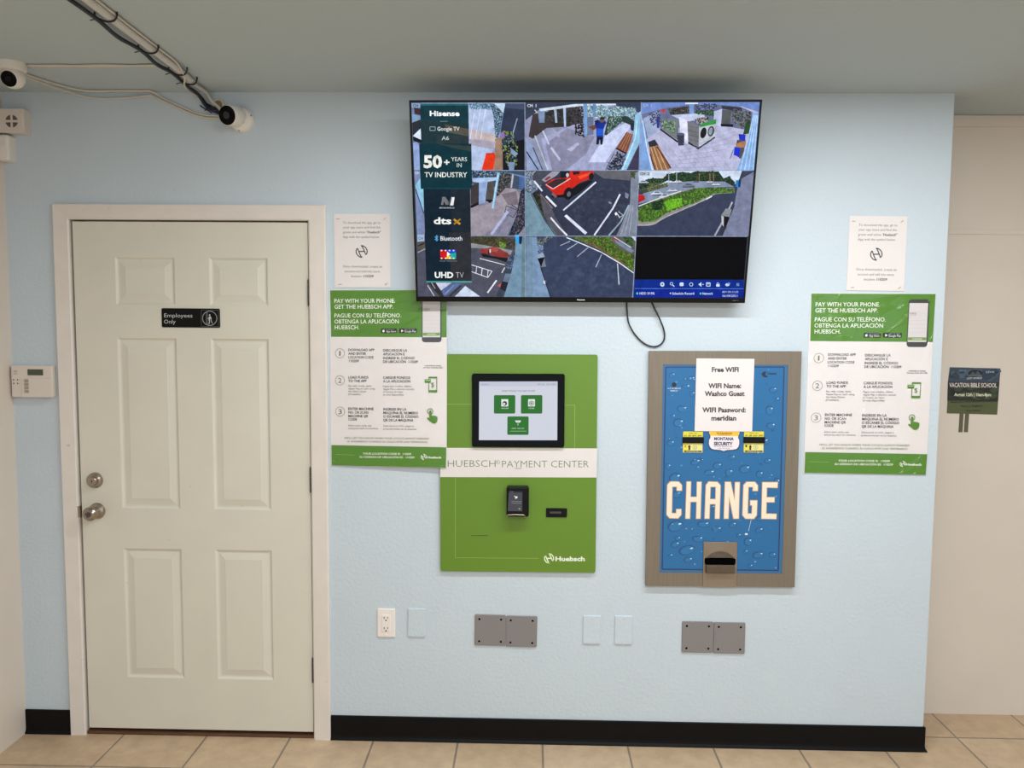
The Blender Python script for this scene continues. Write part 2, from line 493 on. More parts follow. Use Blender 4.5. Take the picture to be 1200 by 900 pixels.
def skirting(name, x0, x1, ret=False):
    prof = [(0, 0.098), (-0.0055, 0.098), (-0.007, 0.0965), (-0.007, 0.022), (-0.009, 0.012), (-0.0135, 0.005), (-0.0155, 0.0), (0, 0.0)]
    bm = bmesh.new()
    def strip(f0, f1):
        a = [bm.verts.new(f0(d, z)) for d, z in prof]; b = [bm.verts.new(f1(d, z)) for d, z in prof]
        for i in range(len(prof)):
            j = (i+1) % len(prof); bm.faces.new((a[i], a[j], b[j], b[i]))
        bm.faces.new(a); bm.faces.new(list(reversed(b)))
    if ret:
        strip(lambda d, z: (x0, d, z), lambda d, z: (x1-d, d, z))
        strip(lambda d, z: (x1-d, d, z), lambda d, z: (x1-d, YREC, z))
    else:
        strip(lambda d, z: (x0, d, z), lambda d, z: (x1, d, z))
    struct(name, bm, M['rubber'])
skirting('baseboard_left', XL, CXL)
skirting('baseboard_right', CXR, XW, True)

# ---- door: casing, jamb, six-panel slab
def casing():
    bm = bmesh.new()
    wi = 0.0015
    xl, xr, zt = OXL+0.002, OXR-0.001, OZT-0.001
    def moulding(outer, inner):     # mitred flat boards with an eased inner edge
        prof = [(0.0, 0.0), (0.0, -0.013), (0.06, -0.017), (0.92, -0.014), (1.0, -0.010), (1.0, 0.0)]
        A = []; B = []
        for t, y in prof:
            A.append([(outer[0][0]+(inner[0][0]-outer[0][0])*t, y, outer[0][1]+(inner[0][1]-outer[0][1])*t)][0])
            B.append([(outer[1][0]+(inner[1][0]-outer[1][0])*t, y, outer[1][1]+(inner[1][1]-outer[1][1])*t)][0])
        a = [bm.verts.new(p) for p in A]; b = [bm.verts.new(p) for p in B]
        for i in range(len(a)):
            j = (i+1) % len(a); bm.faces.new((a[i], a[j], b[j], b[i]))
        bm.faces.new(a); bm.faces.new(list(reversed(b)))
    moulding(((CXL, 0), (CXL, CZT)), ((xl, 0), (xl, zt)))
    moulding(((CXL, CZT), (CXR, CZT)), ((xl, zt), (xr, zt)))
    moulding(((CXR, CZT), (CXR, 0)), ((xr, zt), (xr, 0)))
    # jamb with its stop behind the slab
    add_box(bm, OXL-0.018, OXL, 0.0, 0.14, 0, OZT)
    add_box(bm, OXR, OXR+0.018, 0.0, 0.14, 0, OZT)
    add_box(bm, OXL-0.018, OXR+0.018, 0.0, 0.14, OZT, OZT+0.018)
    add_box(bm, OXL, OXL+0.03, 0.049, 0.062, 0, OZT)
    add_box(bm, OXR-0.03, OXR, 0.049, 0.062, 0, OZT)
    add_box(bm, OXL, OXR, 0.049, 0.062, OZT-0.03, OZT)
    return bm
trim = struct('trim_1', casing(), M['casing'])
link('threshold', box(OXL, OXR, -0.004, 0.10, 0.0, 0.012, bevel=0.003), M['wood'], trim)
link('door_light_block', box(OXL-0.015, OXR+0.015, 0.1, 0.13, 0.012, OZT), M['wood'], trim)  # unseen board added behind the slab to stop light leaking through the gaps
link('strike_plate', box(OXL-0.006, OXL+0.0065, -0.0125, 0.004, 0.893, 0.938, bevel=0.002), M['nickel'], trim)

def door_slab():
    bm = bmesh.new()
    panels = []
    cols = ((-1.611, -1.378), (-1.243, -1.016))
    rows = ((0.238, 0.768), (0.930, 1.605), (1.732, 1.916))
    for a, b in cols:
        for c, d in rows: panels.append((a, b, c, d))
    xs = sorted({DXL, DXR, *[v for p in cols for v in p]}); zs = sorted({DZ0, DZT, *[v for p in rows for v in p]})
    grid = {}
    def V(x, z, y=0.0):
        k = (round(x, 5), round(z, 5), round(y, 5))
        if k not in grid: grid[k] = bm.verts.new((x, y, z))
        return grid[k]
    for i in range(len(xs)-1):
        for j in range(len(zs)-1):
            x0, x1, z0, z1 = xs[i], xs[i+1], zs[j], zs[j+1]
            if (x0, x1, z0, z1) in panels:
                prof = [(0, 0), (0.003, 0.0015), (0.008, 0.0062), (0.0135, 0.0068), (0.037, 0.0018), (0.0395, 0.0008)]
                for (a, ya), (b, yb) in zip(prof, prof[1:]):
                    A = [V(x0+a, z0+a, ya), V(x1-a, z0+a, ya), V(x1-a, z1-a, ya), V(x0+a, z1-a, ya)]
                    B = [V(x0+b, z0+b, yb), V(x1-b, z0+b, yb), V(x1-b, z1-b, yb), V(x0+b, z1-b, yb)]
                    for k in range(4): bm.faces.new((A[k], A[(k+1) % 4], B[(k+1) % 4], B[k]))
                bm.faces.new(B)
            else:
                bm.faces.new((V(x0, z0), V(x1, z0), V(x1, z1), V(x0, z1)))
    # sides and back
    rim = [e for e in bm.edges if e.is_boundary]
    r = bmesh.ops.extrude_edge_only(bm, edges=rim)
    nv = [g for g in r['geom'] if isinstance(g, bmesh.types.BMVert)]
    for v in nv: v.co.y = 0.045
    bmesh.ops.contextual_create(bm, geom=[g for g in r['geom'] if isinstance(g, bmesh.types.BMEdge) and g.is_boundary])
    return bm
door = struct('door_1', door_slab(), M['door'])
# deadbolt
bm = lathe((-1.7155, 0, 1.041), (0, -1, 0), [(0, 0.0315), (0.004, 0.0315), (0.013, 0.0285), (0.0165, 0.024), (0.0165, 0.019), (0.024, 0.0175), (0.0265, 0.015), (0.0265, 0.0)], 40)
db = link('deadbolt', bm, M['nickel'], door); smooth_angle(db, 30)
bm = plate(0.003, 0.010, 0.001, 0.0012, 0.0003, -1.7155, 1.041, y=-0.0265); link('keyhole', bm, M['hole'], db)
# knob
bm = lathe((-1.711, 0, 0.918), (0, -1, 0), [(0, 0.0325), (0.004, 0.0325), (0.010, 0.029), (0.014, 0.020), (0.026, 0.0135), (0.033, 0.0145), (0.040, 0.022), (0.048, 0.0272), (0.056, 0.0275), (0.063, 0.0235), (0.0665, 0.018), (0.0665, 0.0135), (0.064, 0.012), (0.064, 0.0)], 40)
kn = link('door_knob', bm, M['nickel'], door); smooth_angle(kn, 30)
bm = lathe((-1.711, -0.064, 0.918), (0, -1, 0), [(0, 0.0095), (0.002, 0.0095), (0.0025, 0.008), (0.0025, 0.0)], 24)
cyl = link('lock_cylinder', bm, M['dark_steel'], kn)
link('latch', box(DXL-0.006, DXL+0.001, 0.012, 0.028, 0.905, 0.93, bevel=0.002), M['dark_steel'], door)
for z in (1.785, 1.055, 0.285):
    bm = bmesh.new()
    for k in range(5):
        add_lathe(bm, (DXR+0.004, -0.006, z-0.05+k*0.02), (0, 0, 1), [(0.0006, 0.0058), (0.0194, 0.0058)], 16)
    add_lathe(bm, (DXR+0.004, -0.006, z-0.053), (0, 0, 1), [(0, 0.003), (0.106, 0.003)], 12)
    add_box(bm, DXR-0.001, DXR+0.006, -0.004, 0.003, z-0.05, z+0.05)
    link('hinge', bm, M['dark_steel'], door)

# ------------------------------------------------------------------ television
def draw_screen():
    q = [(482.6, 120.4), (890.8, 119.6), (871.8, 349.2), (487.6, 348.2)]
    s = Print(q, 1.216, 0.689, 0, 0.0055, step=0.000005, y0=-0.0005)
    c = {1: (475, 110), 2: (610, 110), 3: (745, 110), 4: (475, 190), 5: (610, 190), 6: (745, 190), 7: (475, 265), 8: (610, 265), 9: (740, 265)}
    def on(k): s.on(*c[k], 8)
    s.on(0, 0, 1); s.poly(q, (70, 80, 95))
    # --- first row, left: store aisle seen from above
    on(1)
    s.poly([(60, 85), (1130, 85), (1128, 715), (85, 715)], (150, 160, 195))
    s.poly([(590, 85), (850, 85), (860, 330), (840, 500), (720, 715), (600, 715)], (180, 194, 224))
    s.poly([(610, 330), (860, 385), (850, 450), (620, 420)], (196, 180, 180))
    s.poly([(600, 420), (850, 450), (830, 520), (610, 480)], (170, 165, 180))
    s.poly([(600, 90), (830, 90), (820, 150), (610, 130)], (120, 150, 180))
    s.mottle([(600, 90), (830, 90), (820, 150), (610, 150)], [(40, 60, 80), (190, 225, 245), (80, 120, 150)], 50, 14, 1)
    for x in (640, 690, 740): s.line([(x+20, 140), (x-30, 420)], 7, (205, 215, 240))
    s.poly([(930, 90), (1130, 90), (1130, 715), (930, 715), (890, 420)], (52, 62, 84))
    s.poly([(950, 90), (1130, 90), (1130, 150), (935, 130)], (74, 84, 110))
    s.line([(1055, 230), (1010, 380)], 10, (150, 165, 190))
    s.poly([(800, 90), (945, 90), (900, 330), (870, 430), (845, 380), (830, 200)], (105, 135, 165))
    s.mottle([(800, 110), (935, 100), (890, 330), (850, 500), (840, 200)], [(20, 26, 30), (200, 220, 235), (60, 70, 80), (30, 50, 60)], 90, 14, 2)
    s.poly([(840, 90), (945, 90), (925, 180)], (190, 215, 235))
    s.poly([(850, 420), (905, 400), (925, 715), (830, 715)], (158, 130, 112))
    s.poly([(915, 480), (1130, 420), (1130, 715), (915, 715)], (24, 26, 34))
    s.mottle([(890, 340), (1010, 360), (1060, 500), (1050, 680), (960, 680), (900, 470)], [(150, 190, 60), (60, 90, 100), (130, 160, 190), (60, 40, 50), (30, 34, 44), (160, 150, 60)], 60, 20, 3)
    s.ell(915, 385, 22, 28, (150, 120, 190))
    s.poly([(985, 500), (1060, 560), (1030, 590), (1000, 560)], (140, 165, 195))
    s.poly([(965, 640), (1030, 640), (1020, 715), (975, 715)], (130, 155, 185))
    s.poly([(760, 555), (835, 550), (850, 580), (825, 712), (715, 712)], (226, 62, 22))
    s.poly([(765, 555), (830, 555), (820, 570), (770, 572)], (200, 60, 40))
    # strip left of the panel
    s.poly([(62, 85), (150, 85), (150, 470), (66, 470)], (110, 130, 165))
    s.rect(64, 90, 148, 130, (150, 175, 205)); s.text('CH', 75, 125, 122, 24, (40, 60, 90), .02)
    s.poly([(85, 130), (146, 140), (146, 200), (90, 190)], (70, 50, 55))
    s.poly([(66, 190), (150, 210), (150, 250), (66, 270)], (130, 160, 190))
    s.poly([(66, 270), (150, 240), (150, 330), (70, 400)], (50, 55, 65))
    s.poly([(70, 395), (145, 325), (152, 432)], (215, 228, 245))
    s.poly([(70, 395), (152, 432), (148, 465), (75, 440)], (30, 32, 40))
    s.poly([(72, 460), (110, 450), (130, 500), (132, 715), (80, 715)], (150, 170, 215))
    # --- first row, centre: sales floor with a person at the folding tables
    on(2)
    s.poly([(48, 82), (1140, 82), (1115, 715), (55, 715)], (146, 150, 178))
    s.poly([(48, 82), (1140, 82), (1130, 180), (900, 110), (500, 100), (180, 150), (50, 250)], (62, 72, 92))
    s.poly([(120, 190), (560, 120), (600, 290), (420, 310), (250, 320), (120, 420), (80, 400)], (70, 62, 64))
    s.poly([(500, 290), (640, 270), (1000, 250), (1080, 300), (1000, 420), (800, 715), (260, 715), (200, 420)], (164, 168, 200))
    s.poly([(440, 320), (700, 400), (620, 560), (430, 715), (300, 715), (240, 470)], (142, 142, 168))
    s.poly([(800, 390), (990, 270), (1060, 280), (1000, 360), (800, 640), (640, 640)], (200, 208, 238))
    s.poly([(260, 120), (480, 100), (470, 300), (330, 300), (280, 260)], (52, 52, 46))
    s.mottle([(230, 130), (600, 110), (600, 280), (260, 260)], [(30, 40, 34), (80, 88, 96), (96, 72, 76), (54, 66, 62), (24, 26, 30)], 110, 20, 4)
    s.poly([(170, 160), (235, 150), (230, 270), (180, 270)], (130, 150, 180))
    s.poly([(318, 120), (342, 120), (352, 270), (332, 270)], (170, 185, 210))
    s.poly([(405, 110), (432, 110), (432, 310), (415, 310)], (170, 190, 220))
    s.poly([(180, 140), (520, 96), (900, 92), (905, 108), (560, 115), (190, 165)], (205, 218, 235))
    s.poly([(640, 110), (1090, 140), (1090, 250), (900, 210), (650, 220)], (120, 150, 170))
    s.mottle([(640, 100), (1080, 130), (1090, 260), (850, 230), (640, 220)], [(220, 240, 245), (60, 100, 90), (170, 200, 220), (40, 60, 70), (200, 225, 235)], 130, 17, 5)
    s.poly([(596, 96), (632, 96), (626, 395), (598, 395)], (120, 160, 205))
    s.poly([(684, 96), (712, 96), (708, 220), (690, 220)], (110, 140, 190))
    s.poly([(632, 215), (690, 215), (690, 380), (630, 390)], (110, 120, 150))
    s.poly([(830, 210), (1010, 210), (1080, 260), (1080, 310), (960, 260), (810, 390), (790, 380)], (50, 66, 66))
    s.mottle([(830, 215), (950, 210), (970, 260), (820, 370)], [(30, 40, 40), (90, 130, 110), (200, 215, 225), (70, 110, 90)], 60, 16, 6)
    s.poly([(1035, 270), (1080, 290), (1075, 350), (1040, 340)], (40, 50, 66))
    s.mottle([(520, 290), (600, 280), (600, 400), (520, 380)], [(30, 26, 30), (70, 56, 60), (40, 36, 42)], 30, 20, 7)
    s.poly([(640, 310), (700, 290), (735, 310), (690, 340)], (120, 76, 60))
    # the person, blue top and dark trousers
    s.poly([(722, 250), (790, 245), (815, 270), (800, 290), (785, 330), (780, 410), (718, 410), (715, 320), (700, 280)], (26, 58, 150))
    s.poly([(700, 255), (735, 240), (740, 262), (712, 290)], (24, 34, 90))
    s.ell(770, 242, 22, 26, (120, 96, 70)); s.poly([(745, 240), (760, 214), (795, 222), (795, 240)], (48, 44, 40))
    s.poly([(720, 405), (782, 405), (775, 470), (755, 480), (752, 430), (745, 430), (740, 470), (715, 476)], (24, 28, 54))
    s.poly([(720, 320), (785, 330), (780, 390), (722, 390)], (40, 96, 205))
    # bench, pillar, cart, streaks
    s.poly([(1000, 355), (1060, 380), (1000, 560), (900, 510)], (134, 84, 64))
    for t in (0.25, .5, .75):
        s.line([(1000+60*t, 355+25*t), (900+100*t, 510+50*t)], 7, (176, 126, 100))
    s.line([(900, 508), (1000, 560)], 14, (46, 30, 34))
    s.poly([(1080, 200), (1140, 160), (1118, 470), (990, 715), (930, 715), (1060, 440)], (150, 195, 225))
    s.poly([(1118, 470), (1115, 715), (1000, 715)], (70, 66, 92))
    s.line([(1100, 250), (1080, 420), (960, 710)], 9, (205, 230, 245))
    s.mottle([(920, 530), (1000, 570), (950, 710), (810, 715)], [(40, 44, 56), (90, 96, 116), (30, 32, 40)], 40, 22, 8)
    s.line([(880, 560), (800, 715)], 6, (50, 60, 80)); s.line([(820, 640), (950, 690)], 6, (50, 60, 80)); s.line([(885, 570), (985, 620)], 6, (60, 70, 90))
    s.line([(215, 345), (270, 470)], 14, (205, 210, 235)); s.line([(290, 500), (375, 620)], 20, (190, 194, 222))
    s.poly([(440, 520), (540, 455), (560, 470), (480, 540)], (180, 182, 212)); s.poly([(310, 330), (370, 380), (370, 410), (330, 390)], (170, 172, 196))
    s.poly([(55, 420), (110, 480), (220, 715), (60, 715)], (150, 165, 200))
    s.line([(60, 540), (170, 715)], 12, (50, 58, 76)); s.line([(140, 390), (260, 712)], 11, (180, 200, 205)); s.line([(120, 500), (210, 712)], 10, (70, 84, 90))
    s.text('CH  1', 70, 155, 125, 28, (225, 232, 240), .02)
    s.line([(140, 150), (160, 175)], 8, (210, 200, 190))
    # --- first row, right: laundry hall from the corner
    on(3)
    s.poly([(55, 82), (1168, 78), (1122, 715), (42, 715)], (184, 186, 214))
    s.poly([(55, 82), (1168, 78), (1160, 170), (1000, 120), (600, 96), (300, 130), (60, 200)], (120, 146, 205))
    s.poly([(60, 190), (300, 130), (500, 105), (760, 100), (980, 120), (1100, 170), (1080, 330), (1000, 330), (800, 290), (240, 330), (110, 420), (80, 300)], (110, 118, 150))
    s.poly([(80, 230), (200, 170), (240, 330), (120, 420)], (160, 175, 205))
    s.mottle([(130, 190), (230, 160), (240, 300), (150, 290)], [(60, 60, 120), (190, 205, 230), (90, 60, 110), (40, 70, 80)], 40, 18, 9)
    s.poly([(310, 140), (500, 120), (500, 185), (330, 195)], (60, 54, 56))
    s.mottle([(310, 140), (500, 120), (500, 185), (330, 190)], [(36, 40, 36), (100, 76, 70), (30, 50, 34), (120, 120, 130)], 50, 16, 10)
    s.poly([(235, 150), (290, 140), (270, 185)], (196, 70, 80))
    s.poly([(505, 100), (550, 98), (548, 230), (520, 220)], (130, 160, 210))
    s.poly([(340, 200), (640, 180), (660, 230), (420, 240)], (190, 205, 230))
    s.mottle([(560, 96), (760, 92), (760, 140), (560, 150)], [(40, 44, 70), (80, 90, 140), (150, 170, 215), (60, 50, 60)], 50, 18, 11)
    s.mottle([(560, 155), (740, 150), (735, 210), (570, 190)], [(40, 80, 40), (70, 120, 60), (50, 60, 50)], 50, 15, 12)
    s.poly([(810, 110), (1000, 130), (1000, 170), (810, 140)], (60, 60, 70))
    s.poly([(740, 165), (815, 140), (805, 300), (735, 290)], (190, 198, 225))
    s.poly([(815, 150), (900, 155), (890, 300), (805, 290)], (90, 96, 96))
    s.poly([(800, 280), (920, 285), (915, 310), (805, 305)], (30, 30, 36))
    s.mottle([(900, 140), (1090, 170), (1070, 330), (1000, 320), (910, 260)], [(30, 34, 36), (70, 90, 70), (120, 130, 150), (160, 140, 130), (50, 60, 60)], 130, 18, 13)
    s.poly([(1040, 260), (1080, 240), (1070, 370), (1010, 380)], (50, 84, 50))
    # island of washers, left bank
    s.poly([(240, 240), (410, 235), (405, 440), (250, 330)], (120, 126, 130))
    s.mottle([(240, 245), (370, 260), (375, 370), (260, 320)], [(60, 110, 60), (190, 200, 205), (50, 60, 60), (90, 140, 80)], 70, 16, 14)
    s.line([(235, 330), (400, 450)], 16, (34, 34, 44))
    s.poly([(410, 215), (570, 240), (490, 260), (495, 470), (440, 450), (425, 380)], (220, 224, 244))
    s.poly([(415, 215), (640, 195), (680, 250), (490, 250)], (196, 205, 232))
    s.poly([(488, 250), (600, 300), (595, 500), (500, 455)], (122, 122, 128))
    for k in range(4): s.line([(495, 300+k*40), (595, 320+k*42)], 4, (90, 90, 96))
    s.poly([(600, 300), (755, 240), (745, 400), (595, 500)], (188, 196, 205))
    s.poly([(605, 290), (760, 235), (758, 280), (605, 312)], (60, 150, 70))
    s.ell(640, 365, 28, 52, (34, 30, 36), 16, 0.25); s.ell(710, 350, 30, 50, (60, 64, 74), 16, 0.2); s.ell(708, 350, 18, 36, (150, 160, 180), 16, 0.2)
    s.poly([(498, 448), (595, 500), (748, 398), (748, 415), (592, 518), (496, 464)], (26, 24, 32))
    s.mottle([(555, 240), (680, 210), (690, 250), (600, 290)], [(24, 26, 32), (200, 200, 205), (50, 56, 66), (160, 120, 60)], 30, 20, 15)
    s.poly([(390, 372), (462, 372), (460, 480), (405, 485)], (64, 66, 86)); s.ell(427, 376, 36, 13, (96, 100, 124))
    s.poly([(200, 215), (225, 215), (228, 320), (205, 320)], (60, 60, 140))
    # floor tiling and benches
    for k in range(7): s.line([(160+k*95, 415+k*14), (420+k*80, 712)], 3, (150, 148, 182))
    for k in range(7): s.line([(940-k*25, 350+k*55), (560-k*50, 480+k*36)], 3, (152, 150, 184))
    s.poly([(120, 450), (185, 425), (218, 480), (140, 520)], (52, 54, 68))
    s.poly([(130, 500), (215, 480), (340, 690), (300, 712), (180, 712), (150, 620)], (150, 110, 80))
    for t in (.2, .5, .8): s.line([(130+85*t, 500-20*t), (180+150*t, 712)], 9, (206, 170, 128))
    s.line([(140, 560), (185, 710)], 10, (70, 44, 36)); s.line([(200, 490), (335, 695)], 10, (80, 52, 40))
    s.poly([(955, 430), (1040, 430), (1000, 620), (930, 560)], (96, 84, 76))
    s.poly([(940, 470), (1040, 430), (1020, 500), (950, 500)], (176, 130, 90))
    s.poly([(968, 375), (1035, 380), (1030, 445), (975, 430)], (40, 60, 190)); s.poly([(930, 495), (990, 505), (975, 590), (922, 570)], (30, 60, 205))
    s.line([(920, 520), (890, 605)], 6, (50, 50, 60))
    s.poly([(1100, 180), (1160, 180), (1122, 715), (950, 715), (1060, 430)], (140, 178, 226))
    for k in range(4): s.line([(1110+k*12, 200), (985+k*40, 712)], 7, (190, 216, 244))
    s.poly([(42, 300), (80, 230), (110, 420), (130, 600), (165, 712), (45, 712)], (130, 165, 215))
    s.line([(70, 250), (110, 500), (160, 712)], 10, (205, 222, 245))
    s.rect(470, 84, 590, 96, (235, 240, 250))
    s.text('CH  2', 75, 160, 122, 28, (170, 190, 230), .02)
    # --- second row, left: aisle with pillars
    on(4)
    s.poly([(80, 80), (1130, 80), (1122, 686), (100, 686)], (138, 136, 156))
    s.poly([(620, 80), (1130, 80), (1125, 260), (900, 240), (620, 200)], (70, 84, 104))
    s.mottle([(620, 80), (960, 80), (940, 150), (620, 145)], [(20, 26, 34), (60, 90, 120), (150, 180, 205), (36, 44, 50)], 90, 20, 16)
    s.poly([(610, 220), (690, 190), (690, 380), (610, 400)], (70, 64, 66))
    s.poly([(608, 405), (690, 372), (690, 395), (608, 435)], (30, 24, 30))
    s.poly([(745, 180), (830, 150), (830, 340), (750, 370)], (88, 84, 82)); s.poly([(745, 350), (830, 350), (790, 385)], (26, 24, 30))
    s.mottle([(820, 120), (1000, 100), (990, 230), (900, 300), (850, 320), (860, 200)], [(30, 40, 34), (90, 70, 66), (60, 80, 60), (150, 140, 150), (40, 36, 40)], 110, 20, 17)
    s.poly([(940, 240), (1040, 250), (1080, 330), (1060, 430), (1000, 390), (840, 600), (740, 686), (610, 686), (610, 430), (800, 390)], (158, 150, 162))
    s.poly([(900, 300), (1040, 270), (1060, 400), (960, 400)], (128, 118, 126))
    s.poly([(625, 150), (860, 140), (870, 165), (770, 185), (745, 380), (685, 395), (690, 190), (630, 185)], (172, 196, 228))
    s.poly([(690, 190), (765, 185), (745, 380), (685, 395)], (150, 172, 212))
    s.poly([(862, 96), (888, 96), (828, 435), (806, 435)], (140, 190, 220)); s.line([(872, 100), (815, 430)], 7, (190, 226, 240))
    s.poly([(1002, 110), (1020, 110), (1000, 240), (985, 240)], (176, 180, 190))
    s.poly([(930, 90), (1130, 130), (1130, 165), (1060, 130)], (110, 140, 176)); s.poly([(1070, 130), (1125, 150), (1110, 250), (1060, 250)], (80, 110, 160))
    s.poly([(1080, 270), (1125, 240), (1122, 600), (1050, 686), (960, 686), (1040, 500)], (40, 44, 60))
    s.mottle([(1085, 270), (1122, 260), (1120, 600), (1020, 686), (970, 680), (1050, 480)], [(90, 100, 130), (24, 26, 34), (150, 120, 110), (50, 70, 90)], 80, 16, 18)
    s.line([(945, 410), (1050, 450), (1010, 520), (930, 470), (945, 410)], 6, (44, 48, 66)); s.line([(990, 395), (1055, 440)], 6, (44, 48, 66)); s.line([(960, 440), (950, 510)], 5, (60, 66, 84))
    s.line([(960, 460), (800, 680)], 26, (178, 184, 216)); s.line([(985, 470), (850, 686)], 10, (120, 124, 150))
    s.poly([(80, 85), (135, 85), (165, 250), (168, 680), (100, 680)], (128, 142, 180))
    s.poly([(88, 220), (135, 150), (165, 260), (165, 470)], (150, 200, 225)); s.line([(90, 250), (165, 480)], 8, (40, 60, 90))
    s.text('CH', 88, 128, 112, 24, (200, 215, 235), .02)
    # --- second row, centre: parking lot with a red pickup
    on(5)
    s.poly([(48, 80), (1110, 80), (1090, 688), (45, 688)], (58, 64, 84))
    s.poly([(680, 82), (1040, 82), (1030, 170), (780, 150)], (104, 104, 112))
    s.mottle([(420, 300), (1000, 200), (1000, 600), (500, 640)], [(62, 70, 92), (54, 58, 76), (72, 78, 98)], 60, 46, 19)
    s.poly([(48, 82), (130, 90), (200, 220), (100, 300), (50, 250)], (110, 124, 150))
    s.mottle([(50, 90), (150, 90), (170, 250), (60, 290)], [(50, 60, 74), (160, 176, 190), (80, 96, 120), (200, 205, 215)], 50, 16, 20)
    s.poly([(130, 90), (380, 85), (240, 180), (180, 220), (110, 160)], (76, 80, 92))
    s.poly([(200, 165), (300, 84), (375, 84), (345, 120), (235, 186)], (160, 160, 172)); s.poly([(225, 160), (270, 130), (290, 140), (245, 170)], (150, 60, 70))
    s.line([(130, 175), (205, 270)], 15, (225, 232, 245)); s.line([(240, 318), (335, 415)], 19, (228, 232, 246))
    s.poly([(100, 300), (180, 262), (190, 360), (250, 540), (140, 420)], (40, 38, 40))
    s.mottle([(120, 300), (190, 290), (240, 470), (230, 530), (140, 420)], [(60, 60, 40), (30, 28, 30), (110, 80, 70), (50, 74, 40)], 40, 18, 21)
    s.poly([(180, 290), (270, 380), (330, 520), (440, 688), (330, 688), (220, 500)], (92, 92, 104))
    s.line([(190, 300), (300, 430)], 10, (140, 120, 110))
    s.poly([(290, 330), (480, 330), (560, 280), (690, 170), (640, 170), (420, 250), (290, 310)], (22, 24, 34))
    # the pickup
    s.poly([(230, 210), (300, 160), (370, 150), (470, 84), (690, 84), (690, 140), (560, 190), (480, 250), (400, 300), (330, 310), (290, 270)], (206, 44, 30))
    s.poly([(245, 208), (330, 160), (420, 150), (440, 170), (310, 245)], (62, 48, 52)); s.line([(240, 208), (305, 250), (470, 152)], 7, (226, 205, 200))
    s.poly([(375, 86), (465, 86), (460, 140), (380, 150)], (30, 32, 40)); s.ell(443, 120, 14, 20, (190, 196, 205))
    s.poly([(490, 86), (560, 86), (555, 110), (500, 118)], (60, 26, 28)); s.poly([(540, 130), (660, 92), (670, 110), (560, 160)], (236, 88, 50))
    s.ell(452, 292, 44, 58, (22, 22, 30), 20, 0.25); s.ell(455, 298, 18, 26, (110, 104, 116), 16, 0.25); s.ell(667, 132, 24, 34, (34, 28, 34), 16, 0.2)
    s.poly([(305, 285), (345, 320), (330, 335), (290, 300)], (120, 110, 116))
    s.line([(402, 450), (712, 184)], 14, (216, 224, 240)); s.line([(937, 298), (870, 430), (692, 684)], 15, (222, 228, 242))
    s.poly([(410, 505), (432, 490), (628, 660), (605, 678)], (222, 226, 244)); s.line([(282, 518), (360, 610), (436, 686)], 15, (226, 230, 244))
    s.poly([(48, 270), (110, 300), (230, 540), (340, 688), (48, 688)], (122, 152, 168))
    s.line([(100, 300), (230, 550), (330, 688)], 8, (60, 60, 70))
    s.poly([(1040, 90), (1110, 90), (1090, 688), (900, 688), (960, 560), (1030, 380)], (132, 140, 156))
    s.mottle([(1040, 82), (1085, 82), (1075, 150), (1035, 140)], [(70, 84, 44), (60, 66, 50), (90, 100, 70)], 25, 16, 22)
    for k in range(3): s.line([(1060-k*14, 400), (1020-k*40, 686)], 5, (170, 176, 190))
    s.line([(1020, 400), (940, 560), (830, 686)], 14, (150, 170, 180)); s.line([(900, 470), (935, 520)], 8, (210, 215, 225)); s.line([(920, 460), (965, 495), (925, 520)], 6, (190, 195, 205)); s.ell(897, 482, 10, 15, (235, 235, 240))
    s.line([(830, 372), (855, 385)], 16, (140, 146, 162)); s.poly([(985, 280), (1020, 300), (1010, 340), (985, 330)], (140, 146, 176))
    s.mottle([(60, 85), (140, 85), (130, 125), (60, 125)], [(210, 220, 230), (40, 50, 60)], 22, 9, 23)
    # --- second row, right: road, cars and shrubs
    on(6)
    s.poly([(28, 78), (1112, 78), (1075, 690), (15, 690)], (62, 70, 94))
    s.poly([(28, 78), (1000, 78), (960, 200), (700, 190), (28, 240)], (206, 218, 236))
    tre = [(30, 190), (150, 150), (260, 150), (300, 110), (440, 90), (520, 100), (560, 84), (780, 84), (830, 150), (880, 130), (940, 190), (900, 220), (600, 190), (430, 180), (300, 170), (150, 250), (40, 260)]
    s.poly(tre, (40, 60, 44)); s.mottle(tre, [(26, 44, 34), (60, 92, 50), (44, 70, 52), (84, 110, 60), (30, 36, 40)], 220, 20, 24)
    s.poly([(30, 260), (300, 190), (560, 175), (840, 180), (930, 230), (600, 235), (400, 290), (30, 390)], (136, 148, 172))
    s.poly([(30, 260), (300, 200), (310, 225), (150, 270), (40, 300)], (70, 78, 60)); s.mottle([(100, 200), (300, 190), (300, 225), (120, 270)], [(90, 110, 60), (50, 60, 50), (150, 140, 90)], 50, 14, 25)
    for (x, y, w, h, cc) in ((205, 290, 58, 20, (196, 212, 226)), (350, 262, 48, 16, (200, 205, 220)), (400, 180, 40, 12, (225, 225, 235)), (500, 215, 60, 18, (120, 126, 140)), (700, 182, 30, 9, (220, 220, 230)), (755, 205, 38, 12, (215, 220, 232)), (570, 178, 26, 8, (90, 110, 120)), (75, 185, 50, 14, (180, 190, 210)), (280, 318, 60, 20, (205, 205, 220))):
        s.poly([(x-w, y+h*.2), (x-w*.7, y-h*.3), (x-w*.4, y-h), (x+w*.35, y-h), (x+w*.7, y-h*.3), (x+w, y), (x+w, y+h*.6), (x-w, y+h*.8)], cc)
        s.poly([(x-w*.5, y-h*.3), (x-w*.32, y-h*.85), (x+w*.28, y-h*.85), (x+w*.5, y-h*.3)], (70, 80, 96)); s.poly([(x-w*.95, y+h*.7), (x+w*.95, y+h*.5), (x+w*.9, y+h*.95), (x-w*.9, y+h*1.1)], (48, 52, 62))
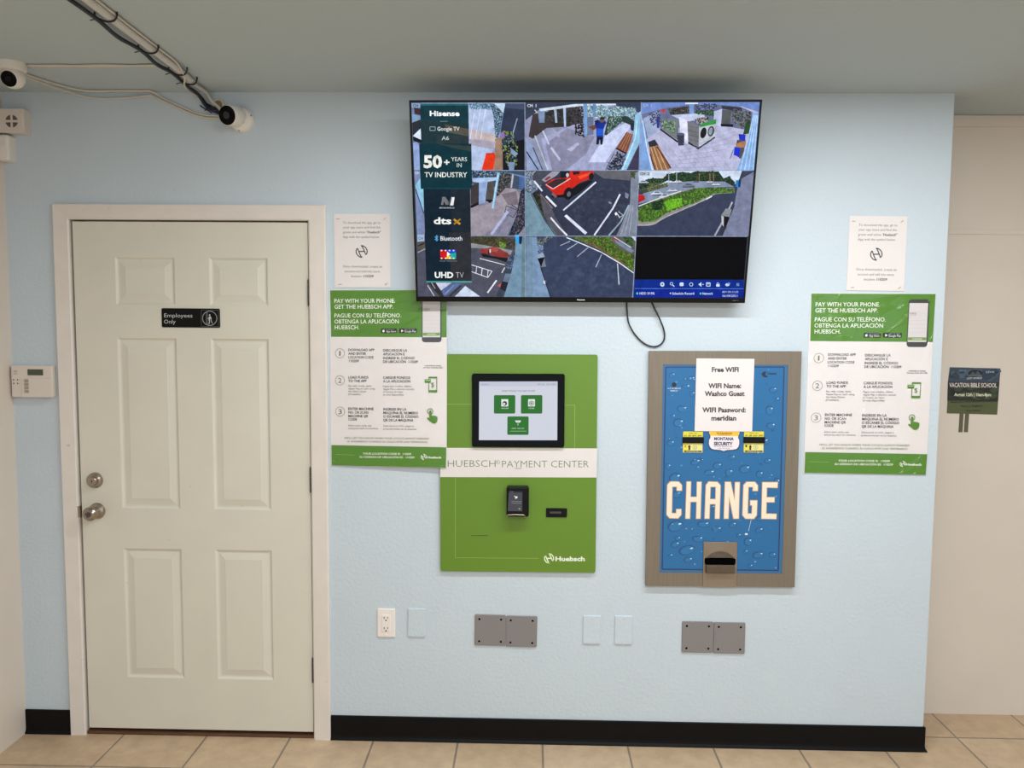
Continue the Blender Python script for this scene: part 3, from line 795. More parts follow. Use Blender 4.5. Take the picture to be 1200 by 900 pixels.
    s.poly([(28, 300), (85, 310), (92, 350), (28, 378)], (190, 40, 44)); s.poly([(30, 275), (75, 280), (70, 305), (30, 300)], (70, 60, 90))
    for x in (315, 388): s.line([(x, 90), (x, 210)], 6, (170, 180, 200))
    for x in (600, 700, 735): s.line([(x, 100), (x, 180)], 9, (140, 104, 90))
    hed = [(28, 430), (150, 370), (260, 340), (420, 285), (560, 245), (740, 235), (930, 250), (920, 280), (740, 290), (560, 375), (300, 470), (180, 550), (60, 560), (30, 540)]
    s.poly([(20, 440), (190, 350), (420, 270), (600, 236), (930, 240), (930, 285), (760, 295), (560, 400), (300, 500), (190, 580), (100, 600), (20, 592)], (150, 144, 146))
    s.poly(hed, (64, 92, 44)); s.mottle(hed, [(50, 80, 34), (96, 150, 44), (74, 116, 48), (120, 180, 50), (60, 70, 54), (84, 90, 60)], 420, 20, 26)
    s.mottle([(270, 370), (430, 330), (440, 400), (300, 450)], [(120, 190, 40), (140, 205, 56), (96, 160, 40)], 70, 18, 27)
    s.mottle([(150, 370), (260, 350), (250, 440), (170, 440)], [(34, 60, 34), (50, 80, 44), (28, 44, 32)], 60, 18, 28)
    s.line([(30, 410), (200, 345), (430, 268)], 10, (214, 218, 226)); s.line([(20, 590), (160, 580), (300, 505), (560, 392), (720, 318)], 10, (176, 172, 174)); s.line([(665, 345), (720, 315)], 11, (228, 230, 236))
    s.poly([(20, 600), (190, 590), (560, 410), (760, 300), (925, 290), (900, 380), (740, 688), (15, 688)], (64, 72, 96))
    s.poly([(1000, 150), (1112, 85), (1075, 690), (820, 690), (930, 400), (960, 230)], (128, 134, 160))
    s.poly([(985, 155), (1040, 82), (1112, 82), (1060, 95)], (70, 74, 90)); s.poly([(945, 165), (990, 165), (985, 232), (942, 228)], (40, 140, 205)); s.poly([(970, 165), (992, 165), (985, 232), (965, 232)], (24, 60, 120))
    s.line([(910, 370), (850, 500), (745, 688)], 16, (170, 172, 184)); s.line([(930, 400), (880, 520), (800, 688)], 9, (60, 62, 76))
    s.poly([(805, 495), (850, 430), (905, 440), (885, 512)], (140, 144, 152)); s.poly([(808, 498), (885, 512), (850, 610), (812, 590)], (26, 24, 28)); s.poly([(808, 498), (830, 505), (830, 600), (812, 580)], (190, 192, 200))
    s.line([(850, 600), (800, 688)], 20, (60, 60, 68))
    s.rect(38, 88, 140, 125, (178, 192, 205)); s.text('CH  2', 45, 132, 118, 24, (60, 70, 80), .02)
    # --- third row, left: lot with a salmon truck
    on(7)
    s.poly([(95, 92), (1125, 92), (1118, 668), (100, 668)], (86, 88, 104))
    s.poly([(610, 95), (940, 95), (1030, 220), (880, 200), (610, 170)], (74, 66, 54)); s.mottle([(610, 95), (930, 95), (960, 190), (860, 195), (610, 165)], [(60, 54, 44), (100, 92, 70), (84, 100, 50), (50, 46, 40)], 110, 17, 29)
    s.poly([(610, 160), (860, 200), (1000, 230), (980, 270), (800, 215), (610, 205)], (146, 150, 154))
    s.mottle([(880, 150), (940, 160), (930, 210), (880, 205)], [(110, 150, 60), (90, 130, 50), (140, 170, 80)], 24, 15, 30); s.mottle([(935, 110), (1030, 120), (1020, 220), (940, 190)], [(70, 44, 44), (40, 36, 40), (130, 110, 110), (60, 90, 60)], 50, 15, 31)
    s.poly([(690, 240), (720, 290), (850, 310), (940, 340), (960, 300), (800, 280)], (40, 34, 40))
    s.poly([(690, 215), (780, 205), (830, 190), (880, 215), (960, 255), (955, 300), (860, 290), (780, 265), (700, 255)], (142, 62, 58)); s.poly([(780, 210), (840, 195), (870, 225), (850, 245), (790, 235)], (166, 84, 78)); s.poly([(778, 225), (795, 215), (795, 250), (778, 250)], (225, 215, 215)); s.poly([(770, 230), (782, 225), (782, 275), (770, 265)], (40, 36, 40))
    s.line([(690, 305), (925, 365)], 7, (220, 220, 226))
    s.line([(612, 365), (805, 425), (765, 485), (612, 430)], 7, (226, 226, 232))
    for x in (660, 712, 768): s.line([(x, 380+(x-660)*.32), (x-8, 450+(x-660)*.3)], 7, (226, 226, 232))
    s.line([(925, 390), (897, 440)], 9, (226, 228, 236)); s.line([(847, 510), (760, 630)], 14, (228, 230, 240))
    s.poly([(960, 290), (1030, 250), (1020, 330), (960, 520), (900, 668), (840, 660), (900, 520)], (66, 74, 92)); s.mottle([(960, 280), (1030, 260), (1000, 400), (940, 400)], [(130, 150, 180), (30, 32, 44), (90, 110, 140)], 40, 13, 32)
    s.poly([(930, 445), (990, 450), (960, 530), (905, 520)], (110, 126, 146)); s.poly([(900, 520), (960, 530), (930, 620), (880, 590)], (40, 42, 52)); s.poly([(855, 560), (890, 540), (880, 580)], (205, 96, 76))
    s.poly([(1030, 100), (1118, 95), (1115, 668), (915, 668), (990, 430), (1025, 250)], (122, 152, 176)); s.poly([(1090, 95), (1122, 95), (1118, 668), (1080, 668)], (110, 136, 148))
    s.poly([(1025, 78), (1065, 82), (1060, 170), (1035, 165)], (60, 170, 226)); s.poly([(1062, 90), (1095, 95), (1085, 170), (1062, 165)], (24, 40, 80))
    s.poly([(100, 150), (170, 140), (175, 215), (105, 235)], (96, 90, 84)); s.line([(103, 250), (175, 215)], 9, (170, 174, 182)); s.poly([(100, 80), (168, 80), (168, 140), (103, 150)], (170, 190, 220)); s.line([(103, 190), (170, 160)], 11, (40, 38, 40))
    s.text('CH', 112, 155, 130, 28, (50, 110, 130), .02)
    s.line([(192, 558), (255, 660)], 9, (190, 194, 206)); s.poly([(190, 530), (270, 530), (350, 668), (310, 668)], (56, 54, 60)); s.line([(230, 535), (265, 590)], 8, (170, 170, 180))
    s.poly([(270, 535), (420, 535), (320, 610)], (200, 200, 222)); s.poly([(420, 540), (520, 540), (360, 660), (340, 650), (330, 600)], (96, 116, 160)); s.line([(510, 560), (400, 665)], 18, (60, 64, 80)); s.line([(440, 560), (360, 640)], 7, (150, 164, 196))
    s.poly([(550, 565), (690, 665), (450, 665)], (205, 216, 236))
    # --- third row, centre: empty lot by the shrubs
    on(8)
    s.poly([(45, 95), (1085, 95), (1055, 672), (38, 672)], (64, 74, 100))
    s.mottle([(280, 260), (1000, 350), (1000, 640), (320, 640)], [(68, 80, 106), (60, 70, 96), (72, 84, 112)], 50, 50, 33)
    s.poly([(48, 100), (150, 100), (165, 320), (200, 440), (275, 668), (42, 668)], (128, 154, 184)); s.poly([(48, 100), (110, 100), (110, 668), (42, 668)], (118, 144, 166))
    s.mottle([(155, 110), (300, 100), (240, 140), (190, 200), (160, 200)], [(60, 74, 54), (120, 140, 140), (40, 48, 50), (150, 160, 170)], 50, 14, 34)
    s.poly([(150, 170), (210, 180), (215, 260), (160, 250)], (80, 100, 140)); s.mottle([(155, 170), (210, 180), (210, 250), (160, 250)], [(40, 50, 70), (130, 150, 190), (180, 196, 220)], 26, 12, 35)
    s.poly([(155, 265), (205, 245), (225, 290), (165, 305)], (150, 166, 190)); s.poly([(155, 305), (222, 290), (190, 380)], (20, 20, 26)); s.poly([(220, 300), (235, 380), (190, 385)], (130, 136, 150)); s.ell(222, 526, 13, 18, (235, 238, 245))
    s.line([(185, 390), (275, 668)], 9, (40, 44, 56))
    hd = [(470, 95), (830, 95), (940, 210), (1075, 280), (1068, 420), (940, 350), (760, 225), (600, 150)]
    s.poly(hd, (70, 92, 44)); s.mottle(hd, [(60, 90, 36), (96, 150, 50), (120, 176, 50), (130, 96, 60), (50, 64, 40), (84, 80, 56)], 220, 19, 36)
    s.mottle([(600, 150), (680, 160), (1000, 370), (940, 350), (760, 225)], [(130, 92, 66), (150, 110, 90), (96, 80, 66)], 60, 13, 37)
    s.poly([(830, 95), (1085, 95), (1075, 280), (940, 215), (860, 140)], (96, 100, 96)); s.poly([(870, 100), (1070, 230), (1040, 250), (900, 160)], (130, 140, 164)); s.line([(865, 105), (920, 140)], 12, (170, 60, 50)); s.line([(880, 100), (1040, 200)], 8, (210, 216, 226))
    s.mottle([(950, 100), (1060, 110), (1060, 190), (1000, 160)], [(50, 90, 40), (30, 44, 34), (80, 120, 60)], 40, 15, 38); s.poly([(1040, 95), (1084, 95), (1080, 140)], (200, 210, 230))
    s.line([(430, 105), (600, 175), (760, 245), (930, 345), (1064, 440)], 9, (226, 232, 242))
    for a, b in (((465, 140), (370, 182)), ((530, 160), (435, 222)), ((632, 202), (530, 285)), ((760, 265), (705, 385))): s.line([a, b], 8, (176, 182, 200))
    s.line([(910, 350), (924, 548)], 9, (210, 216, 230))
    # --- third row, right: black tile and recorder bar
    on(9)
    s.poly([(45, 96), (1092, 96), (1062, 500), (32, 500)], (3, 3, 5))
    s.poly([(32, 500), (1062, 500), (1056, 675), (22, 675)], (10, 50, 142)); s.poly([(26, 588), (1058, 588), (1056, 675), (22, 675)], (16, 44, 150)); s.line([(28, 586), (1058, 586)], 5, (90, 140, 220))
    w = (206, 222, 242)
    s.ell(292, 546, 20, 22, w, 12); s.ell(292, 546, 7, 8, (20, 60, 150)); s.arc(378, 540, 15, 15, 5, w); s.line([(390, 552), (405, 566)], 8, w); s.rrect(455, 528, 492, 562, 8, w); s.arc(564, 546, 18, 18, 5, w)
    s.poly([(632, 546), (660, 524), (660, 568)], w); s.line([(668, 546), (682, 546)], 6, w); s.frame(708, 530, 742, 562, 7, w); s.line([(715, 532), (725, 545), (736, 532)], 5, w); s.rect(800, 544, 832, 566, w); s.arc(816, 544, 12, 16, 4, w, 180, 360); s.ell(905, 548, 20, 14, w); s.ell(920, 536, 12, 9, (120, 160, 220))
    for k in range(3): s.line([(990, 536+k*10), (1015, 536+k*10)], 5, (150, 180, 225))
    s.ell(55, 632, 10, 11, (90, 220, 190)); s.text('HDD 39.9%', 78, 218, 642, 22, w, .02); s.ell(368, 630, 6, 7, w); s.text('Schedule Record', 385, 592, 642, 22, w, .02); s.ell(652, 632, 9, 10, (90, 220, 190)); s.text('Network', 670, 770, 642, 22, w, .02)
    s.text('AM 09:11:31', 855, 1005, 626, 20, w, .0); s.text('06/08/2021', 858, 1000, 662, 20, w, .0)
    # --- the store-demo panels over the left column, brownish room reflection bands painted in
    on(1)
    s.poly([(145, 92), (598, 92), (600, 466), (150, 466)], (22, 62, 72)); s.poly([(145, 92), (598, 92), (598, 110), (145, 110)], (42, 112, 116)); s.poly([(150, 240), (600, 280), (600, 466), (150, 466)], (34, 60, 66))
    s.poly([(370, 285), (600, 330), (600, 400), (400, 360)], (92, 88, 76)); s.poly([(300, 380), (600, 400), (600, 466), (300, 466)], (46, 62, 66))
    s.poly([(130, 466), (622, 466), (624, 890), (140, 890)], (8, 56, 66)); s.poly([(300, 466), (622, 490), (622, 540), (420, 500)], (54, 70, 68))
    on(4); s.poly([(165, 252), (606, 252), (608, 690), (175, 690)], (18, 40, 54)); s.poly([(420, 252), (606, 252), (608, 690), (430, 690)], (34, 46, 56)); s.poly([(140, 240), (622, 240), (622, 252), (145, 252)], (8, 72, 80))
    on(7); s.poly([(172, 60), (608, 60), (612, 522), (182, 522)], (20, 42, 56)); s.poly([(400, 60), (608, 60), (612, 522), (420, 522)], (52, 54, 60)); s.poly([(182, 518), (612, 518), (612, 534), (182, 534)], (80, 156, 152))
    on(1)
    s.text('Hisense', 234, 514, 207, 46, (240, 246, 246), .035); s.line([(330, 258), (402, 258)], 5, (110, 140, 146))
    s.frame(234, 310, 284, 344, 5, (170, 186, 190)); s.text('Google TV', 303, 512, 345, 36, (225, 230, 230), .01); s.text('A6', 343, 412, 432, 36, (190, 200, 200), .01)
    s.text('50', 170, 345, 690, 112, (232, 232, 226), .04); s.text('+', 362, 415, 672, 62, (225, 226, 220), .03); s.text('YEARS', 430, 580, 630, 38, (216, 222, 218), .005); s.text('IN', 482, 528, 686, 38, (206, 214, 210), .005); s.text('TV INDUSTRY', 178, 580, 780, 46, (226, 230, 226), .015)
    on(4)
    s.poly([(330, 400), (342, 325), (372, 325), (405, 375), (398, 400), (375, 400), (358, 365), (352, 400)], (120, 122, 128)); s.poly([(412, 405), (426, 328), (458, 328), (446, 405)], (236, 238, 240)); s.poly([(398, 400), (420, 330), (432, 330), (415, 405)], (70, 76, 86)); s.text('MOTION RATE 120', 315, 455, 434, 12, (200, 206, 210), .02)
    s.text('dts', 258, 425, 580, 62, (242, 244, 244), .03); s.line([(448, 535), (508, 582)], 20, (196, 150, 52)); s.line([(512, 532), (450, 582)], 14, (170, 128, 40))
    on(7)
    s.line([(268, 98), (297, 128), (283, 142), (283, 86), (297, 100), (268, 130)], 7, (90, 170, 226)); s.text('Bluetooth', 320, 526, 136, 42, (222, 230, 234), .01)
    s.poly([(315, 225), (400, 225), (390, 262), (360, 310), (318, 310)], (206, 30, 34)); s.poly([(375, 222), (466, 222), (466, 250), (400, 262), (380, 240)], (40, 80, 200)); s.poly([(400, 262), (466, 250), (466, 310), (430, 310)], (40, 170, 160)); s.poly([(360, 310), (395, 268), (430, 310)], (226, 190, 50)); s.poly([(382, 240), (412, 265), (380, 285)], (240, 240, 235))
    for k in range(4): s.rect(322+k*38, 224, 336+k*38, 236, (225, 228, 240)); s.rect(322+k*38, 298, 336+k*38, 310, (235, 230, 225))
    s.text('DOLBY VISION HDR', 312, 476, 334, 10, (130, 140, 146), .01)
    s.text('UHD', 262, 438, 488, 54, (240, 242, 240), .035); s.text('TV', 462, 536, 488, 54, (206, 210, 212), -.015)
    # tile borders
    s.on(0, 0, 1)
    g = (150, 164, 190)
    s.line([(616, 120.4), (614.8, 349)], .8, g); s.line([(752.3, 120), (749.4, 199.3), (745.8, 276.3), (741.4, 349)], .8, g); s.line([(554, 199.6), (882.5, 199.4)], .8, g); s.line([(551, 276.4), (876, 276.6)], .8, g)
    return s

tv = thing('television', 'large black wall television tilted forward showing nine security camera views', 'television', (0.181, -0.1347, 2.104), (0.2173, -0.0024, -0.0041))
bm = bmesh.new()
add_plate(bm, 1.231, 0.716, 0.020, 0.006, 0.002, y=0.020)
# raised bezel around the picture
for (x0, x1, z0, z1) in ((-0.6155, -0.608, -0.358, 0.358), (0.608, 0.6155, -0.358, 0.358), (-0.608, 0.608, 0.350, 0.358), (-0.608, 0.608, -0.358, -0.339)):
    add_box(bm, x0, x1, -0.004, 0.001, z0, z1, bevel=0.0008)
link('bezel', bm, M['black'], tv)
bm = plate(1.10, 0.42, 0.034, 0.03, 0.012, 0, -0.10, y=0.054); link('back_housing', bm, M['black'], tv)
draw_screen().build('screen', M['tv_screen'], tv)
p = Print([(0, 0), (100, 0), (100, 100), (0, 100)], 0.03, 0.006, 0.005, -0.3485, y0=-0.0045)
p.text('Hisense', 0, 100, 80, 70, (230, 230, 235), .04)
p.build('nameplate', M['decal'], tv)
p = Print([(0, 0), (100, 0), (100, 100), (0, 100)], 0.022, 0.004, 0.58, -0.3485, y0=-0.0045)
p.text('ROKU TV'.replace('ROKU', 'SMART'), 0, 100, 80, 70, (120, 120, 126), .02)
p.build('corner_badge', M['decal'], tv)
# tilting arm from the wall to the housing
bm = bmesh.new()
arm_in = Matrix.Rotation(-0.2173, 3, 'X')
def tvloc(x, y, z):
    return arm_in @ (Vector((x, y, z))-Vector((0.181, -0.1347, 2.104)))
for sx in (-0.2, 0.2):
    a = tvloc(0.181+sx, -0.003, 2.20); b = tvloc(0.181+sx, -0.003, 2.02)
    for q0, q1 in ((a, Vector((sx, 0.04, 0.09))), (b, Vector((sx, 0.05, -0.09)))):
        add_tube(bm, [q0, q1], 0.012, 8)
bmw = [tvloc(0.181+dx, y, z) for dx, z in ((-0.26, 2.0), (0.26, 2.0), (0.26, 2.22), (-0.26, 2.22)) for y in (-0.0015, -0.008)]
v = [bm.verts.new(q) for q in bmw]
for q in ((0, 2, 4, 6), (1, 7, 5, 3), (0, 1, 3, 2), (2, 3, 5, 4), (4, 5, 7, 6), (6, 7, 1, 0)): bm.faces.new([v[i] for i in q])
link('wall_bracket', bm, M['dark_steel'], tv)

tag(link('looped_cable', tube([(0.362, -0.012, 1.785), (0.364, -0.012, 1.755), (0.369, -0.010, 1.70), (0.376, -0.008, 1.672), (0.396, -0.006, 1.638), (0.424, -0.006, 1.608), (0.455, -0.006, 1.591), (0.485, -0.006, 1.590), (0.506, -0.006, 1.606), (0.512, -0.006, 1.632), (0.504, -0.008, 1.665), (0.485, -0.014, 1.705), (0.460, -0.013, 1.755), (0.446, -0.012, 1.785)], 0.0030, 10), M['cable_black'], smooth=True),
    'thin black cable hanging in a loop below the television', 'cable')

# ------------------------------------------------------------------ the two pairs of notices
GREEN = (76, 130, 28); INK = (40, 37, 40); PAPER = (228, 221, 219)
def logo(s, x, y, r, col, t):
    """round mark: two outlined half-moons joined by a slanting bar, like a letter H"""
    half = [(-.71, -.54), (-.86, -.36), (-.94, -.1), (-.92, .18), (-.78, .5), (-.52, .78), (-.22, .94), (.1, .98), (-.1, .82), (-.36, .3), (-.71, -.54)]
    for sg in (1, -1): s.line([(x+sg*r*u, y+sg*r*v) for u, v in half], t, col)
    s.line([(x-r*0.42, y+r*0.02), (x+r*0.42, y-r*0.02)], t*1.1, col)

def staple(parent, x, z, y, ang=0.3):
    bm = bmesh.new(); d = Vector((math.cos(ang), 0, math.sin(ang)))*0.0055
    add_tube(bm, [Vector((x, y, z))-d, Vector((x, y-0.0012, z))-d*0.9, Vector((x, y-0.0012, z))+d*0.9, Vector((x, y, z))+d], 0.0009, 6, 2)
    link('staple', bm, M['brass'], parent)['label'] = 'small brass staple'

def notice(loc, rot, label):
    t = thing('notice_sheet', label, 'notice', loc, (0, rot, 0), 'white app notices above the green posters')
    s = Print([(120, 85), (615, 85), (622, 722), (133, 725)], 0.2159, 0.2794, y0=-0.0018)
    s.on(0, 0, 1)
    g = (88, 84, 88)
    for str_, a, b, y, bo in (('To download the app, go to', 203, 532, 172, 0), ('your app store and find the', 204, 530, 212, 0), ('green and white "', 203, 418, 254, 0), ('Huebsch"', 418, 535, 254, .03), ('App with the symbol below.', 203, 525, 296, 0), ('Once downloaded, create an', 205, 548, 552, 0), ('account and add this store', 220, 528, 594, 0), ('location: ', 277, 372, 636, 0), ('110209', 385, 474, 636, .03)):
        s.text(str_, a, b, y, 21, g, bo)
    s.rect(180, 318, 545, 320, (226, 216, 216)); s.rect(185, 496, 548, 498, (222, 212, 212))
    logo(s, 368, 412, 52, (66, 64, 70), 9)
    s.build('paper', M['paper'], t, base=(0.2159, 0.2794, 0.0018, 0.0008, PAPER, 0, 0))
    for x, z in ((-0.092, 0.12), (0.088, 0.121), (-0.086, -0.128), (0.09, -0.127)): staple(t, x, z, -0.0019, 0.3+x*3)
    return t
notice((-0.6487, -0.0005, 1.9453), math.radians(-0.3), 'white app notice beside the door casing with round logo')
notice((1.3037, -0.0005, 1.9466), math.radians(0.25), 'white app notice near the blue wall corner on the right of the television')

def poster(loc, rot, label, w, h, yaw=0.0):
    t = thing('app_poster', label, 'poster', loc, (0, rot, yaw), 'green and white laminated app posters')
    s = Print([(386, 339), (524.5, 340.5), (524, 547), (388, 546)], w-0.006, h-0.006, y0=-0.0015)
    s.on(375, 330, 7.5)
    s.poly([(82, 68), (1127, 72), (1124, 487), (92, 481)], GREEN)
    wh = (238, 240, 230)
    for str_, a, b, y in (('PAY WITH YOUR PHONE.', 122, 665, 180), ('GET THE HUEBSCH APP.', 122, 650, 232), ('PAGUE CON SU TELÉFONO.', 122, 720, 310), ('OBTENGA LA APLICACIÓN', 122, 700, 363), ('HUEBSCH.', 125, 345, 415)):
        s.text(str_, a, b, y, 36, wh, .008)
    for a, b, tx in ((540, 683, 'App Store'), (703, 862, 'Google Play')):
        s.rrect(a, 408, b, 450, 8, (22, 26, 28)); s.text(tx, a+46, b-8, 442, 18, (214, 218, 218), .01)
        s.text('GET IT ON' if 'G' in tx else 'Download on the', a+46, b-20, 420, 7, (190, 195, 195))
    s.ell(563, 431, 10, 11, wh, 14); s.poly([(566, 418), (572, 412), (570, 420)], wh); s.poly([(722, 417), (742, 429), (722, 442)], wh)
    # telephone picture
    s.rrect(905, 118, 1080, 530, 26, (58, 60, 64)); s.rrect(912, 150, 1068, 486, 4, (214, 208, 210)); s.ell(992, 134, 14, 3, (30, 32, 34)); s.rect(914, 446, 1066, 472, (112, 150, 64)); s.text('CONTINUE', 950, 1030, 464, 9, wh, .02)
    s.text('HUEBSCH', 917, 975, 246, 15, (110, 108, 110), .01); s.text('110209', 917, 975, 258, 8, (140, 138, 140))
    for k in range(4): s.line([(920, 300+k*34), (1058, 300+k*34)], 2, (190, 188, 190))
    for k, (cx, cy) in enumerate(((172, 628), (172, 868), (174, 1145))):
        s.arc(cx, cy, 43, 43, 3.5, (112, 118, 96)); s.text(str(k+1), cx-(7 if k == 0 else 16), cx+(6 if k == 0 else 16), cy+22, 44, (104, 112, 76), 0)
    for str_, a, b, y in (('DOWNLOAD APP', 248, 482, 608), ('AND ENTER', 248, 408, 641), ('LOCATION CODE', 248, 474, 674), ('110209', 255, 343, 706), ('DESCARGUE LA', 560, 775, 612), ('APLICACIÓN E', 560, 752, 645), ('INGRESE EL CÓDIGO', 560, 840, 680), ('DE UBICACIÓN  110209', 560, 870, 712)):
        s.text(str_, a, b, y, 22, INK, .012)
    s.text('O ESCANEE SU CÓDIGO', 930, 1078, 741, 9, INK, .02); s.text('OR SCAN YOUR QR CODE', 917, 1090, 758, 9, INK, .02)
    s.on(375, 440, 7.5)
    for str_, a, b, y in (('LOAD FUNDS', 248, 428, 26), ('TO THE APP', 248, 412, 58), ('CARGUE FONDOS', 560, 802, 28), ('A LA APLICACIÓN', 560, 802, 60), ('ENTER MACHINE', 248, 475, 305), ('NO. OR SCAN', 248, 427, 337), ('MACHINE QR', 248, 427, 369), ('CODE', 248, 325, 398), ('INGRESE EN LA', 562, 768, 307), ('MÁQUINA EL NÚMERO', 562, 870, 339), ('O ESCANEE EL CÓDIGO', 562, 875, 371), ('QR DE LA MÁQUINA', 562, 830, 403)):
        s.text(str_, a, b, y, 22, INK, .012)
    for str_, a, b, y in (('Pay with credit, debit,', 248, 460, 98), ('Apple Pay or cash using', 248, 487, 123), ('the Value Center', 248, 412, 147), ('(if available).', 248, 362, 172), ('Pague con crédito, débito,', 560, 815, 100), ('Apple Pay o efectivo usando', 560, 838, 125), ('el Centro de Valor', 560, 740, 150), ('(si está disponible).', 560, 747, 175), ('Select your cycle, pay', 248, 457, 449), ('and press start on machine.', 248, 518, 474), ('Seleccione su ciclo, pague y', 562, 835, 450), ('presione iniciar en la máquina.', 562, 860, 477)):
        s.text(str_, a, b, y, 15, (92, 88, 92), .0)
    OL = (92, 118, 60)
    s.text("WE'LL LET YOU KNOW WHEN YOUR CYCLE IS ALMOST FINISHED!", 212, 970, 561, 16, OL, .0); s.text('LE AVISAREMOS CUANDO SU CICLO ESTÉ CASI TERMINADO.', 237, 960, 591, 16, OL, .0)
    # telephone with a dollar sign, pointing hand
    s.frame(968, 14, 1038, 142, 6, GREEN); s.rect(965, 8, 1041, 22, GREEN); s.rect(965, 126, 1041, 146, GREEN); s.rect(930, 30, 985, 62, GREEN); s.line([(936, 40), (980, 40)], 5, (200, 220, 170)); s.text('$', 988, 1014, 98, 40, (84, 120, 50), 0)
    s.arc(980, 313, 27, 27, 6, (104, 132, 70)); s.poly([(970, 312), (978, 304), (988, 306), (992, 314), (994, 352), (1010, 348), (1012, 354), (1026, 350), (1030, 358), (1042, 356), (1045, 380), (1040, 404), (1024, 418), (1002, 418), (984, 404), (950, 376), (956, 366), (972, 374)], GREEN)
    s.poly([(97, 618), (1122, 628), (1118, 806), (99, 797)], GREEN)
    s.text('YOUR LOCATION CODE IS:  110209', 378, 812, 698, 17, wh, .015); s.text('SU CÓDIGO DE UBICACIÓN ES:  110209', 350, 840, 728, 17, wh, .015)
    s.line([(135, 700), (300, 704)], 3, (140, 176, 90)); logo(s, 922, 714, 25, wh, 5); s.text('Huebsch', 952, 1078, 726, 18, wh, .035)
    s.build('laminated_sheet', M['laminate'], t, base=(w, h, 0.0015, 0.004, (229, 223, 222), 0, 0))
    for x, z in ((-0.21, 0.325), (0.21, 0.322), (-0.214, -0.325), (0.14, -0.327)): staple(t, x, z, -0.0025, 0.2+x*2)
    return t
poster((-0.5491, -0.0085, 1.4539), math.radians(0.0), 'green and white laminated app poster between door and payment kiosk', 0.4562, 0.6862, math.radians(-1.95))   # its right edge rests on the kiosk
poster((1.2945, -0.0005, 1.4506), math.radians(0.23), 'green and white laminated app poster on the right of the change machine', 0.4691, 0.6935)

